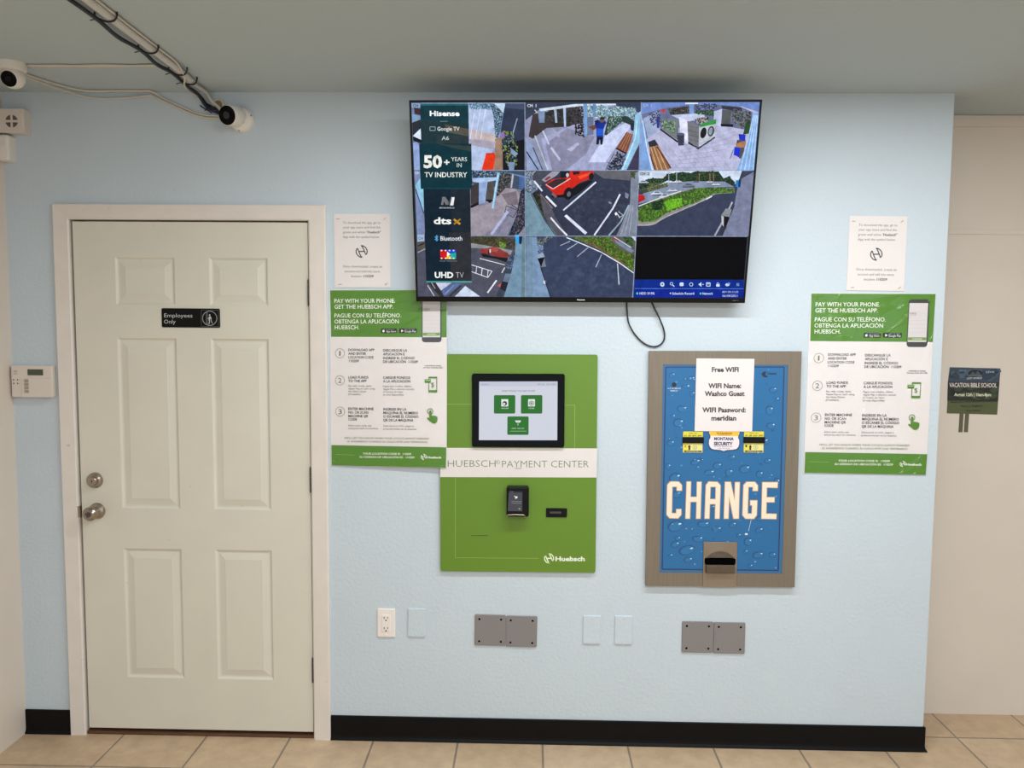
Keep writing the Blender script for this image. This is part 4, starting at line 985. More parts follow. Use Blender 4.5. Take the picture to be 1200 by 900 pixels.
# ------------------------------------------------------------------ payment kiosk
KG = (96, 134, 28)
def kiosk():
    t = thing('payment_kiosk', 'green wall payment kiosk with touchscreen and white name band', 'payment kiosk', (-0.0436, -0.0008, 1.1275), (0, math.radians(-0.33), 0))
    q = [(515.5, 415), (700.2, 415.6), (698, 671), (516.1, 669.2)]
    w, h = 0.6072, 0.8531
    s = Print(q, w, h, y0=-0.0125)
    s.on(500, 400, 5.4545)
    s.poly([(86, 678), (1089, 682), (1087, 868), (87, 865)], (226, 220, 218))
    s.text('HUEBSCH', 135, 440, 800, 44, (110, 122, 92), -.01); s.arc(455, 770, 13, 13, 2, (110, 122, 92)); s.text('R', 450, 461, 775, 12, (110, 122, 92)); s.text('PAYMENT CENTER', 482, 1036, 803, 44, (110, 122, 92), -.01); s.line([(562, 810), (606, 810)], 3.5, (90, 100, 70))
    ln = (142, 176, 84)
    s.line([(95, 400), (290, 401)], 3, ln); s.line([(884, 406), (946, 407), (946, 680)], 3, ln)
    s.on(500, 540, 5.4545)
    s.line([(184, 104), (182, 618), (715, 622)], 3, ln); s.line([(284, 477), (392, 476)], 4, (58, 66, 36))
    s.on(620, 640, 13.333)
    logo(s, 313, 188, 76, (232, 244, 206), 17); s.text('Huebsch', 412, 872, 228, 68, (236, 242, 224), .04); s.text('.', 878, 886, 224, 40, (236, 242, 224))
    s.build('front_panel', M['decal'], t, base=(w, h, 0.0125, 0.008, KG, 0, 0))
    def loc(px, py):
        s.on(0, 0, 1); return s.m(px, py)
    cx, cz = loc(607.3, 480.5)
    bm = plate(0.356, 0.284, 0.012, 0.008, 0.003, cx, cz, y=-0.0125); ts = link('touchscreen', bm, M['black_gloss'], t)
    d = Print([(337, 253), (835, 256), (835, 628), (339, 626)], 0.3, 0.2255, cx, cz-0.001, y0=-0.0252, step=0.00003)
    d.rect(337, 253, 836, 628, (212, 216, 228)); d.rect(337, 253, 836, 284, (200, 204, 220))
    d.text('Huebsch', 352, 400, 276, 9, (120, 124, 136)); d.text('EN  ES   10:11 AM', 712, 820, 276, 9, (110, 114, 128))
    d.text('WHAT WOULD YOU LIKE TO DO?', 480, 692, 319, 11, (110, 114, 126), .01)
    for x, y in ((432, 340), (604, 340), (518, 476)):
        d.rrect(x, y, x+136, y+118, 8, (52, 118, 52))
    d.rect(479, 366, 523, 412, (236, 240, 238)); d.ell(501, 393, 15, 15, (56, 80, 60)); d.ell(497, 396, 8, 7, (236, 240, 238)); d.rect(650, 366, 693, 412, (236, 240, 238)); d.arc(671, 392, 16, 16, 4, (70, 100, 76)); d.ell(671, 392, 8, 8, (120, 150, 124))
    d.text('WASHER', 478, 526, 428, 8, (226, 236, 226)); d.text('DRYER', 654, 690, 428, 8, (226, 236, 226))
    d.poly([(567, 502), (606, 502), (600, 514), (592, 516), (586, 536), (580, 516), (572, 512)], (230, 238, 232)); d.text('$', 581, 591, 524, 14, (40, 90, 40), .02); d.text('ADD VALUE', 545, 625, 557, 9, (200, 222, 200)); d.line([(536, 570), (640, 570)], 3, (160, 196, 150))
    d.build('display', M['touch_screen'], ts)
    # card reader
    cx, cz = loc(606.8, 585.5)
    bm = plate(0.086, 0.116, 0.038, 0.008, 0.006, cx, cz, y=-0.0125); rd = link('card_reader', bm, M['black'], t)
    d = Print([(190, 150), (395, 150), (395, 445), (205, 445)], 0.052, 0.078, cx-0.008, cz+0.004, y0=-0.051)
    d.rect(190, 150, 395, 445, (72, 74, 84)); d.rect(190, 150, 395, 172, (46, 48, 62)); d.poly([(268, 222), (290, 226), (300, 238), (310, 226), (326, 240), (318, 262), (304, 258), (300, 272), (290, 268), (292, 246)], (240, 240, 240)); d.line([(235, 305), (385, 307)], 9, (120, 122, 130)); d.line([(240, 330), (380, 332)], 9, (124, 126, 132)); d.ell(354, 412, 14, 11, (140, 160, 140)); d.text('TAP HERE', 206, 258, 164, 12, (150, 152, 160))
    d.build('reader_display', M['sign'], rd)
    bm = bmesh.new(); x0, z0 = cx-0.006, cz-0.053
    add_tube(bm, [(x0-0.031, -0.05, z0-0.006), (x0-0.031, -0.055, z0+0.004), (x0+0.031, -0.055, z0+0.004), (x0+0.031, -0.05, z0-0.006)], 0.0022, 8, 2)
    link('card_guide', bm, M['nickel'], rd)
    # receipt slot
    cx, cz = loc(652.2, 600.3)
    bm = plate(0.0815, 0.0355, 0.004, 0.002, 0.001, cx, cz, y=-0.0125); sl = link('slot', bm, M['black'], t)
    link('slot_mouth', plate(0.044, 0.008, 0.0006, 0.001, 0.0002, cx-0.004, cz+0.001, y=-0.0165), M['dark_steel'], sl)
    return t
kiosk()

# ------------------------------------------------------------------ change machine
def change_machine():
    t = thing('change_machine', 'blue change machine in a brushed steel frame with water drop print', 'change machine', (0.7444, -0.0008, 1.1153), (0, math.radians(-0.34), 0))
    q = [(775.8, 427), (922.4, 428), (917.5, 672), (774, 671)]
    w, h, cx0, cz0 = 0.4745, 0.8113, 0.0014, 0.0009
    W_, H_ = 0.5768, 0.9172
    # steel surround
    bm = bmesh.new()
    for x0, x1, z0, z1 in ((-W_/2, cx0-w/2, -H_/2, H_/2), (cx0+w/2, W_/2, -H_/2, H_/2), (cx0-w/2, cx0+w/2, cz0+h/2, H_/2), (cx0-w/2, cx0+w/2, -H_/2, cz0-h/2)):
        add_box(bm, x0, x1, -0.018, 0.0, z0, z1)
    bmesh.ops.remove_doubles(bm, verts=bm.verts, dist=0.00005)
    link('frame', bm, M['steel'], t)
    s = Print(q, w, h, cx0, cz0, y0=-0.0165, step=0.000005)
    DB = (20, 58, 112)
    s.on(740, 400, 5.4545)
    s.poly([(196, 150), (994, 152), (972, 1483), (186, 1477)], (46, 104, 150))
    s.poly([(216, 166), (968, 168), (944, 1466), (203, 1460)], (20, 102, 158))
    R = random.Random(5)
    s.line([(214, 164), (970, 166), (944, 1464), (203, 1458), (214, 164)], 9, DB)
    # printed drops: dark rim, paler body, white catchlight
    drops = [(255, 215, 20, 18), (380, 238, 22, 16), (345, 288, 30, 12), (322, 432, 36, 22), (300, 520, 36, 28), (262, 478, 16, 10), (385, 335, 18, 18), (880, 440, 26, 30), (840, 640, 40, 22), (890, 540, 30, 20), (810, 700, 24, 16), (410, 770, 34, 20), (550, 795, 30, 22), (725, 815, 38, 26), (500, 838, 36, 18), (625, 838, 26, 26), (280, 870, 40, 30), (820, 850, 24, 24), (870, 765, 22, 16), (640, 742, 24, 14), (250, 650, 26, 20),
             (285, 1180, 52, 36), (465, 1170, 42, 20), (650, 1172, 26, 20), (550, 1200, 34, 18), (830, 1130, 28, 18), (820, 1205, 28, 16), (430, 1264, 38, 20), (285, 1298, 30, 20), (360, 1334, 54, 30), (750, 1280, 28, 26), (735, 1345, 12, 16), (815, 1364, 38, 22), (905, 1364, 24, 16), (370, 1396, 30, 18), (255, 1370, 14, 12), (765, 1436, 16, 14), (290, 980, 26, 24), (300, 1260, 20, 14), (620, 1000, 20, 12), (930, 900, 20, 30), (235, 800, 16, 22), (900, 310, 26, 18), (925, 370, 14, 10), (520, 1060, 16, 14), (690, 1240, 14, 12)]
    for x, y, rx, ry in drops:
        a = R.uniform(-.4, .2)
        s.ell(x, y, rx, ry, (20, 82, 134), 18, a); s.ell(x+rx*.08, y+ry*.1, rx*.84, ry*.8, (28, 110, 166), 18, a); s.arc(x, y, rx, ry, 2.5, (14, 60, 108), 20, 260, 18, a)
        s.ell(x+rx*.55, y-ry*.35, max(4, rx*.2), max(3, ry*.14), (196, 228, 242), 8, -.3)
    s.inc = 0.4
    for _ in range(120):
        x, y = R.uniform(220, 940), R.uniform(180, 1450); r = R.uniform(2.5, 8)
        s.ell(x, y, r*1.3, r, R.choice([(42, 112, 164), (24, 82, 134), (64, 136, 184), (26, 88, 142)]), 7)
        if R.random() < .3: s.ell(x+r*.4, y-r*.3, 3.4, 2.4, (180, 216, 236), 6)
    s.inc = 1; s.line([(768, 1140), (752, 1212)], 3.5, (170, 200, 220)); s.ell(738, 1232, 10, 6, (230, 240, 246))
    # keylight and maker's mark
    s.ell(268, 276, 15, 15, (20, 22, 26)); s.text('OUT OF SERVICE', 226, 310, 305, 9, (206, 222, 236), .02); s.text('WHEN LIT', 244, 292, 320, 9, (206, 222, 236), .02)
    s.poly([(858, 192), (838, 196), (824, 210), (830, 216), (838, 228), (856, 232), (868, 226), (852, 218), (850, 204)], (20, 34, 66)); s.text('STANDARD', 862, 922, 214, 12, (20, 34, 66), .01)
    # big lettering, built from straight strokes with cut corners
    s.on(740, 540, 5.4545)
    OR = (196, 150, 110); WHT = (240, 228, 206)
    def letters(col, g):
        y0, y1, y2 = 134-g, 369+g, 250
        L_ = []
        # C
        L_.append([(250-g, y0), (302+g, y0), (323+g, 156-g*.4), (323+g, 190+g), (292-g, 190+g), (292-g, 165+g), (262+g, 165+g), (260+g, 336-g), (290-g, 336-g), (290-g, 310-g), (320+g, 310-g), (320+g, 346+g*.4), (300+g, 368+g), (248-g, 366+g), (228-g, 344+g*.4), (231-g, 154-g*.4)])
        # H
        L_ += [[(355-g, y0), (381+g, y0), (376+g, y1), (349-g, y1)], [(421-g, y0+2), (448+g, y0+2), (443+g, y1), (418-g, y1)], [(376, 232-g), (424, 232-g), (424, 262+g), (376, 262+g)]]
        # A
        L_ += [[(478-g, 156-g*.4), (496-g, y0), (550+g, y0+2), (570+g, 158-g*.4), (565+g, y1), (538-g, y1), (541-g, 166+g), (506+g, 166+g), (500+g, y1), (472-g, y1)], [(502, 246-g), (542, 246-g), (542, 276+g), (502, 276+g)]]
        # N
        L_ += [[(600-g, y0+2), (628+g, y0+2), (622+g, y1), (595-g, y1)], [(664-g, y0+4), (692+g, y0+4), (688+g, y1), (660-g, y1)], [(606-g, y0+2), (634+g, y0+2), (688+g, y1), (656-g, y1)]]
        # G
        L_.append([(738-g, y0+2), (788+g, y0+2), (808+g, 158-g*.4), (807+g, 192+g), (777-g, 192+g), (778-g, 167+g), (748+g, 167+g), (744+g, 338-g), (772-g, 338-g), (774-g, 284+g), (762-g, 284+g), (762-g, 254-g), (805+g, 254-g), (802+g, 348+g*.4), (784+g, y1+1), (732-g, y1), (713-g, 347+g*.4), (718-g, 156-g*.4)])
        # E
        L_ += [[(838-g, y0+4), (866+g, y0+4), (862+g, y1), (834-g, y1)], [(838, y0+4), (934+g, y0+4), (933+g, 172+g), (838, 170+g)], [(838, 234-g), (914+g, 234-g), (914+g, 264+g), (838, 264+g)], [(834, 338-g), (928+g, 340-g), (927+g, y1+2), (834, y1)]]
        s.up(2)
        for pts in L_: s.up(); s.raw(pts, [tuple(range(len(pts)))], col)
    letters(OR, 4); letters(WHT, 0)
    s.build('face_panel', M['decal'], t, base=(w, h, 0.016, 0.002, (40, 98, 144), cx0, cz0))
    def loc(px, py):
        s.on(0, 0, 1); return s.m(px, py)
    # bill acceptors: yellow label, black mouth
    for px, num in ((811.7, '2'), (883, '1')):
        cx, cz = loc(px, 518)
        b = Print([(0, 0), (240, 0), (240, 255), (0, 255)], 0.075, 0.081, cx, cz, y0=-0.0182, step=0.00003)
        b.rect(0, 0, 240, 60, (226, 214, 60)); b.text('INSERT BILL', 70, 175, 26, 12, (90, 84, 30), .02); b.text('$1  $5  $10  $20', 15, 225, 56, 16, (40, 40, 24), .03)
        b.rect(0, 150, 240, 255, (232, 222, 140)); b.rect(0, 150, 70, 255, (228, 214, 80)); b.text(num, 18, 40, 190, 26, (50, 46, 24), .02); b.poly([(60, 190), (80, 160), (98, 190), (90, 190), (90, 226), (68, 226), (68, 190)], (26, 26, 20))
        b.arc(145, 192, 28, 28, 5, (120, 170, 130)); b.text('$', 135, 155, 204, 24, (120, 160, 120), 0); b.rect(15, 232, 230, 250, (40, 34, 30)); b.text('FACE UP THIS WAY', 45, 200, 247, 11, (220, 206, 140), .01)
        ba = b.build('bill_acceptor', M['decal'], t, base=(0.075, 0.081, 0.0017, 0.002, (216, 204, 96), cx, cz))
        ba['label'] = 'yellow bill acceptor label with black slot'
        bm = plate(0.081, 0.024, 0.006, 0.002, 0.002, cx+0.001, cz+0.008, y=-0.0182); sl = link('bill_slot', bm, M['black'], ba)
    # coin tray: backplate, hooded mouth, cup
    cx, cz = loc(844.8, 645)
    cz_t = loc(844.8, 635)[1]; cz_b = loc(844.8, 687.5)[1]
    bm = plate(0.130, cz_t-cz_b, 0.0035, 0.003, 0.001, cx, (cz_t+cz_b)/2, y=-0.0180); tr = link('coin_tray', bm, M['tray'], t)
    zc0 = loc(844.8, 670.5)[1]; zc1 = loc(844.8, 655)[1]
    bm = bmesh.new()
    # cup: rounded trough open at the top
    zl = zc1-0.019
    prof = [(-0.0215, zl), (-0.034, zl), (-0.038, zl-0.003), (-0.037, zc0+0.003), (-0.033, zc0), (-0.0215, zc0)]
    x0, x1 = cx-0.055, cx+0.055
    a = [bm.verts.new((x0, y, z)) for y, z in prof]; b_ = [bm.verts.new((x1, y, z)) for y, z in prof]
    for i in range(1, len(prof)-1): bm.faces.new((a[i], a[i+1], b_[i+1], b_[i]))
    bm.faces.new(a); bm.faces.new(list(reversed(b_)))
    bmesh.ops.solidify(bm, geom=bm.faces[:], thickness=0.0015)
    link('cup', bm, M['tray'], tr)
    bm = plate(0.120, 0.028, 0.001, 0.008, 0.0003, cx, zc1-0.008, y=-0.0215); link('tray_mouth', bm, M['hole'], tr)
    # curved hood over the mouth
    bm = bmesh.new(); n = 16
    A = []; B = []
    for i in range(n+1):
        th = math.pi*i/n
        A.append(bm.verts.new((cx-0.045*math.cos(th), -0.0216, zc1+0.006+0.026*math.sin(th)))); B.append(bm.verts.new((cx-0.056*math.cos(th), -0.030*(1)+0.0, zc1+0.004+0.006*math.sin(th))))
    for i in range(n): bm.faces.new((A[i], A[i+1], B[i+1], B[i]))
    bmesh.ops.solidify(bm, geom=bm.faces[:], thickness=0.0012)
    h_ = link('hood', bm, M['tray'], tr, smooth=True)
    return t, loc
cm, cmloc = change_machine()

# shield sticker and wifi sheet on the change machine
def on_machine(px, py, y):
    x, z = cmloc(px, py)
    v = Matrix.Rotation(math.radians(-0.34), 3, 'Y') @ Vector((x, 0, z))
    return (0.7444+v.x, y, 1.1153+v.z)
s = Print([(395, 100), (770, 100), (770, 340), (395, 340)], 0.123, 0.079, y0=-0.0006)
outline = [(395, 103), (765, 103), (768, 118), (752, 150), (752, 175), (766, 205), (768, 250), (760, 285), (735, 312), (690, 322), (620, 326), (580, 340), (540, 326), (470, 322), (430, 312), (408, 285), (398, 250), (400, 205), (414, 175), (414, 150), (398, 118)]
s.poly(outline, (26, 38, 84)); s.poly([(582+(x-582)*.955, 215+(y-215)*.955) for x, y in outline], (236, 226, 230))
s.poly([(410, 104), (755, 104), (748, 156), (418, 156)], (240, 190, 40)); s.text('WARNING!', 488, 672, 136, 22, (150, 80, 30), .04); s.text('PROTECTED BY', 510, 655, 152, 10, (120, 80, 30), .02)
s.text('MONTANA', 466, 694, 206, 34, (34, 40, 92), .05); s.text('SECURITY', 464, 684, 266, 38, (34, 40, 92), .05); s.text('24 HOUR MONITORED', 470, 680, 288, 11, (60, 64, 100), .01); s.text('1-800-555-0100', 508, 648, 308, 10, (90, 94, 120), .01)
bm_o = s.build('shield_sticker', M['decal'])
bm = bmesh.new(); bm.from_mesh(bm_o.data)       # a thin vinyl body behind the print
pts = [s.m(x, y) for x, y in outline]
f = [bm.verts.new((u, 0.0, v)) for u, v in pts]; g = [bm.verts.new((u, -0.0006, v)) for u, v in pts]
lay = bm.loops.layers.float_color['Col']; nf = [bm.faces.new(f)]+[bm.faces.new((f[i], f[(i+1) % len(f)], g[(i+1) % len(f)], g[i])) for i in range(len(f))]
for q in nf:
    for l in q.loops: l[lay] = (0.02, 0.03, 0.1, 1)
bm.to_mesh(bm_o.data); bm.free()
bm_o.location = on_machine(848.2, 517.2, -0.0196)
tag(bm_o, 'white and yellow shield-shaped security sticker between the bill slots of the change machine', 'sticker')

wp = thing('wifi_notice', 'white paper sheet with wifi name and password taped to the change machine', 'notice', (0.742, -0.0205, 1.4059))
s = Print([(414, 108), (785, 112), (770, 577), (404, 573)], 0.2194, 0.2792, y0=-0.0008)
K = (58, 56, 60)
for str_, a, b, y in (('Free WIFI', 512, 684, 195), ('WIFI Name:', 490, 700, 299), ('Washco Guest', 467, 722, 349), ('WIFI Password:', 452, 730, 453), ('meridian', 510, 669, 505)):
    s.text(str_, a, b, y, 30, K, .04)
s.build('paper', M['paper'], wp, base=(0.2194, 0.2792, 0.0016, 0.0008, (231, 223, 222), 0, 0))

# ------------------------------------------------------------------ wall plates
def screw(parent, x, z, y, r=0.004, m='dark_steel'):
    bm = lathe((x, y, z), (0, -1, 0), [(0, r), (0.0008, r), (0.0014, r*0.7), (0.0014, 0)], 16)
    add_box(bm, x-r*0.7, x+r*0.7, y-0.0018, y-0.0014, z-0.0005, z+0.0005)
    o = link('screw', bm, M[m], parent)
    return o

ot = thing('wall_outlet', 'ivory wall outlet with two sockets low beside the door', 'outlet', (-0.5621, 0, 0.4827))
pl = link('cover_plate', plate(0.071, 0.1155, 0.0065, 0.003, 0.0035), M['ivory'], ot)
rc = link('receptacle', plate(0.033, 0.067, 0.003, 0.002, 0.001, y=-0.0062), M['ivory'], ot)
for dz in (0.021, -0.021):
    bm = bmesh.new()
    add_box(bm, -0.0085, -0.0058, -0.0096, -0.0090, dz-0.002, dz+0.006); add_box(bm, 0.0058, 0.0082, -0.0096, -0.0090, dz-0.001, dz+0.006)
    add_lathe(bm, (0, -0.009, dz-0.0085), (0, -1, 0), [(0, 0.003), (0.0006, 0.003)], 12)
    link('socket_slots', bm, M['hole'], rc)
screw(ot, 0, 0.048, -0.0064, 0.003, 'ivory'); screw(ot, 0, -0.048, -0.0064, 0.003, 'ivory')

bl = thing('blank_plate', 'pale blue painted blank wall plate next to the ivory outlet', 'wall plate', (-0.441, 0, 0.4857), group='painted blank wall plates')
link('cover_plate', plate(0.0695, 0.115, 0.006, 0.003, 0.0025), M['wall_blue'], bl)
screw(bl, 0, 0.048, -0.0058, 0.003, 'wall_blue'); screw(bl, 0, -0.048, -0.0058, 0.003, 'wall_blue')
dup(bl, (0.2526, 0, 0.4689), 'pale painted blank wall plate below the kiosk, left one of the close pair')
dup(bl, (0.3776, 0, 0.4699), 'pale painted blank wall plate below the kiosk, right one of the close pair')

gp = thing('grey_cover_plate', 'square grey screwed cover plate below the kiosk, left half of that pair', 'wall plate', (-0.149, 0, 0.4605), (0, math.radians(0.5), 0), group='grey screwed cover plates')
link('plate', plate(0.1225, 0.125, 0.006, 0.005, 0.0015), M['grey'], gp)
for x in (-0.043, 0.043):
    for z in (0.045, -0.045): screw(gp, x, z, -0.0058, 0.0042, 'hole')
dup(gp, (-0.0245, 0, 0.4575), 'square grey screwed cover plate below the kiosk, right half of that pair')
g3 = dup(gp, (0.6685, 0, 0.447), 'square grey screwed cover plate below the change machine, left half of that pair'); g3.rotation_euler = (0, 0, 0)
g4 = dup(gp, (0.793, 0, 0.4455), 'square grey screwed cover plate below the change machine, right half of that pair'); g4.rotation_euler = (0, 0, 0)

# ------------------------------------------------------------------ on the door: employees sign
es = thing('door_sign', 'black sign lettered Employees Only on the cream door', 'sign', (-1.3184, 0.0, 1.6833))
s = Print([(120, 148), (1045, 148), (1050, 452), (128, 450)], 0.228, 0.074, y0=-0.003)
gy = (196, 198, 200)
s.text('Employees', 165, 612, 292, 62, gy, .0); s.text('Only', 162, 345, 390, 62, gy, .0)
s.frame(752, 172, 1026, 432, 4, (110, 112, 112)); s.arc(886, 302, 118, 118, 9, (170, 176, 178), n=40)
s.frame(832, 205, 850, 385, 5, (150, 156, 158)); s.ell(886, 252, 12, 14, gy); s.poly([(880, 268), (905, 275), (918, 310), (905, 330), (900, 300), (888, 330), (892, 360), (880, 395), (870, 390), (878, 350), (868, 320), (876, 290)], gy); s.line([(905, 325), (930, 385)], 10, gy); s.line([(878, 285), (856, 312)], 8, gy); s.line([(832, 385), (880, 400)], 5, (150, 156, 158))
s.build('sign_plate', M['sign'], es, base=(0.228, 0.074, 0.003, 0.006, (13, 13, 14), 0, 0))

# ------------------------------------------------------------------ keypad, siren, motion sensor
kp = thing('alarm_keypad', 'white alarm keypad with small dark display left of the door', 'keypad', (-1.9385, 0, 1.4318))
link('housing', plate(0.163, 0.1235, 0.026, 0.004, 0.004), M['ivory_warm'], kp)
link('flip_cover', plate(0.120, 0.075, 0.004, 0.003, 0.0015, 0.0205, -0.0235, y=-0.0255), M['ivory_warm'], kp)
d = link('display_window', plate(0.061, 0.0235, 0.0012, 0.001, 0.0004, 0.0155, 0.036, y=-0.026), mat('green_grey_lcd', (74, 82, 66), 0.2), kp)
bm = bmesh.new()
for k in range(4): add_plate(bm, 0.016, 0.0115, 0.003, 0.0015, 0.0008, -0.0185, 0.003-k*0.0138, y=-0.029)
link('function_keys', bm, mat('taupe_key', (168, 152, 146), 0.5), kp)
bm = bmesh.new()
for k in range(4): add_box(bm, -0.071, -0.055, -0.0266, -0.0258, 0.0275+k*0.0045, 0.0290+k*0.0045)
link('sounder_slits', bm, mat('taupe_slit', (150, 136, 130), 0.6), kp)
bm = bmesh.new()
for x, z in ((-0.071, 0.006), (-0.056, 0.006), (-0.071, -0.008), (-0.056, -0.008)): add_lathe(bm, (x, -0.0258, z), (0, -1, 0), [(0, 0.0026), (0.0008, 0.0026)], 12)
link('indicator', bm, M['black'], kp)

sr = thing('siren_box', 'white square siren box with round vent in the corner under the dome camera', 'siren', (-1.973, 0, 2.4205))
link('housing', plate(0.108, 0.090, 0.045, 0.004, 0.004), M['ivory_warm'], sr)
bm = bmesh.new()
for k in range(4):
    a0 = math.radians(12+90*k); n = 8
    pts = [(0.006*math.cos(a0+math.radians(33)), 0.006*math.sin(a0+math.radians(33)))]+[(0.0235*math.cos(a0+math.radians(66)*i/n), 0.0235*math.sin(a0+math.radians(66)*i/n)) for i in range(n+1)]
    f = [bm.verts.new((0.008+x, -0.0456, z-0.003)) for x, z in pts]; b_ = [bm.verts.new((0.008+x, -0.0448, z-0.003)) for x, z in pts]
    bm.faces.new(f); bm.faces.new(list(reversed(b_)))
    for i in range(len(f)): bm.faces.new((f[i], f[(i+1) % len(f)], b_[(i+1) % len(f)], b_[i]))
link('vent', bm, mat('vent_shadow_grey', (96, 88, 84), 0.8), sr)

ms = thing('motion_sensor', 'small rounded white motion sensor below the siren box', 'sensor', (-2.0045, 0, 2.321))
link('housing', plate(0.045, 0.098, 0.046, 0.010, 0.012), M['white'], ms)
link('lens', plate(0.036, 0.040, 0.002, 0.004, 0.001, 0, -0.014, y=-0.0455), M['ivory'], ms)

# ------------------------------------------------------------------ cameras
dc = thing('dome_camera', 'white ball security camera hanging from the ceiling in the left corner', 'security camera', (-1.768, -0.335, ZC))
bm = lathe((0, 0, 0), (0, 0, -1), [(0, 0.046), (0.016, 0.046), (0.023, 0.044), (0.028, 0.036), (0.028, 0.0)], 40); smooth_angle(link('mount_ring', bm, M['white'], dc), 35)
look = Vector((0.02, -0.90, -0.40)).normalized(); ctr = Vector((0.004, 0, -0.048))
bm = lathe(ctr-look*0.037, look, [(0.037+0.037*math.sin(math.radians(a)), max(0, 0.037*math.cos(math.radians(a))) if a > -90 else 0) for a in range(-90, 46, 9)], 36)
ball = link('ball', bm, M['white'], dc); smooth_angle(ball, 35)
bm = lathe(ctr+look*0.0255, look, [(0, 0.0258), (0.003, 0.0258), (0.0035, 0.023), (0.0035, 0)], 32); fc = link('lens_face', bm, M['black_gloss'], dc)
bm = lathe(ctr+look*0.029, look, [(0, 0.009), (0.003, 0.010), (0.004, 0.007), (0.004, 0)], 24); link('lens', bm, M['black'], fc)

tc = thing('turret_camera', 'white turret security camera with black face on the blue wall', 'security camera', (-1.103, 0, 2.432))
bm = lathe((0, 0, 0), (0, -1, 0), [(0, 0.046), (0.014, 0.046), (0.022, 0.041), (0.026, 0.034), (0.026, 0)], 36); smooth_angle(link('mount_ring', bm, M['white'], tc), 35)
look = Vector((-0.24, -0.92, -0.20)).normalized(); ctr = Vector((-0.016, -0.042, 0.008))
bm = lathe(ctr-look*0.03, look, [(0, 0.022), (0.006, 0.032), (0.02, 0.0385), (0.055, 0.0385), (0.071, 0.037), (0.074, 0.0345), (0.0735, 0)], 36); smooth_angle(link('body', bm, M['white'], tc), 35)
bm = lathe(ctr+look*0.0435, look, [(0, 0.0345), (0.002, 0.0345), (0.003, 0.032), (0.003, 0)], 32); fc = link('lens_face', bm, M['black_gloss'], tc)
bm = lathe(ctr+look*0.0462, look, [(0, 0.013), (0.004, 0.013), (0.005, 0.009), (0.005, 0)], 24); link('lens', bm, mat('lens_glass', (52, 48, 56), 0.1), fc)
x_, y_, z_ = frame_for(look)
bm = bmesh.new()
for sx in (-1, 0, 1): add_box(bm, *(lambda p: (p.x-0.0035, p.x+0.0035, p.y-0.002, p.y+0.002, p.z-0.003, p.z+0.003))(ctr+look*0.0475+x_*(sx*0.007)+Vector((0, 0, 0.021))))
link('light_window', bm, mat('pale_led', (190, 188, 190), 0.3), fc)
for an in (20, 140, 260):
    bm = lathe((0.04*math.cos(math.radians(an)), -0.0155, 0.04*math.sin(math.radians(an))), (0, -1, 0), [(0, 0.004), (0.006, 0.004), (0.0065, 0)], 12); link('screw', bm, M['hole'], tc)

# cable entry beside the turret camera
ce = thing('cable_entry', 'round white cable grommet with brown centre beside the turret camera', 'grommet', (-1.193, 0, 2.490))
bm = bmesh.new(); n = 28
add_lathe(bm, (0, 0, 0), (0, -1, 0), [(0, 0.023), (0.006, 0.023), (0.008, 0.0205), (0.008, 0.0165), (0.003, 0.0155)], n)
link('ring', bm, M['cable_white'], ce)
link('putty', lathe((0, 0, 0), (0, -1, 0), [(0, 0.0155), (0.005, 0.0155), (0.0065, 0.009), (0.007, 0)], 20), mat('brown_putty', (150, 118, 78), 0.7, var=0.15, vscale=60), ce)

# ------------------------------------------------------------------ ceiling conduit and cables
ZCe = ZC
def onc(x, y, dz): return Vector((x, y, ZCe-dz))
cd = thing('conduit', 'white ceiling conduit running to the wall above the door', 'conduit', (-1.21, -0.13, ZC))
base = Vector((-1.21, -0.13, ZC))
line_c = [(-1.222, -0.17), (-1.209, -0.30), (-1.203, -0.50), (-1.196, -0.75), (-1.188, -1.05), (-1.178, -1.5)]
link('pipe', tube([onc(x, y, 0.0125)-base for x, y in line_c], 0.0115, 14), M['pvc'], cd, smooth=True)
for x, y in ((-1.196, -0.775), (-1.203, -0.512), (-1.208, -0.292), (-1.219, -0.185)):
    bm = tube([onc(x+dx, y, dz)-base for dx, dz in ((-0.042, 0.0), (-0.040, 0.012), (-0.022, 0.022), (-0.006, 0.0262), (0.012, 0.024), (0.021, 0.012), (0.022, 0.0))], 0.0028, 8, 4)
    add_tube(bm, [onc(x-0.034, y, 0.018)-base, onc(x-0.044, y-0.02, 0.03)-base], 0.0016, 6, 1)
    link('cable_tie', bm, M['cable_black'], cd)
def cable(name, pts, r, m, label):
    return tag(link(name, tube(pts, r, 8, 6), M[m], smooth=True), label, 'cable', 'cables on the ceiling and upper wall')
cable('ceiling_cable', [(-1.222, -1.5, 2.526), (-1.231, -1.05, 2.52), (-1.228, -0.80, 2.517), (-1.236, -0.66, 2.513), (-1.231, -0.52, 2.517), (-1.238, -0.40, 2.512), (-1.233, -0.30, 2.516), (-1.242, -0.17, 2.513), (-1.240, -0.07, 2.508), (-1.235, -0.018, 2.490), (-1.225, -0.010, 2.484), (-1.200, -0.012, 2.472), (-1.170, -0.020, 2.455)], 0.0062, 'cable_black', 'thick black cable strapped along the left side of the white conduit')
cable('ceiling_cable', [(-1.236, -1.5, 2.530), (-1.246, -1.0, 2.528), (-1.243, -0.75, 2.526), (-1.252, -0.62, 2.52), (-1.243, -0.5, 2.526), (-1.248, -0.38, 2.522), (-1.244, -0.29, 2.526), (-1.254, -0.17, 2.52), (-1.252, -0.06, 2.515), (-1.244, -0.010, 2.488), (-1.228, -0.006, 2.474), (-1.205, -0.007, 2.462), (-1.18, -0.018, 2.452)], 0.0042, 'cable_blue', 'dark blue cable alongside the thick black cable')
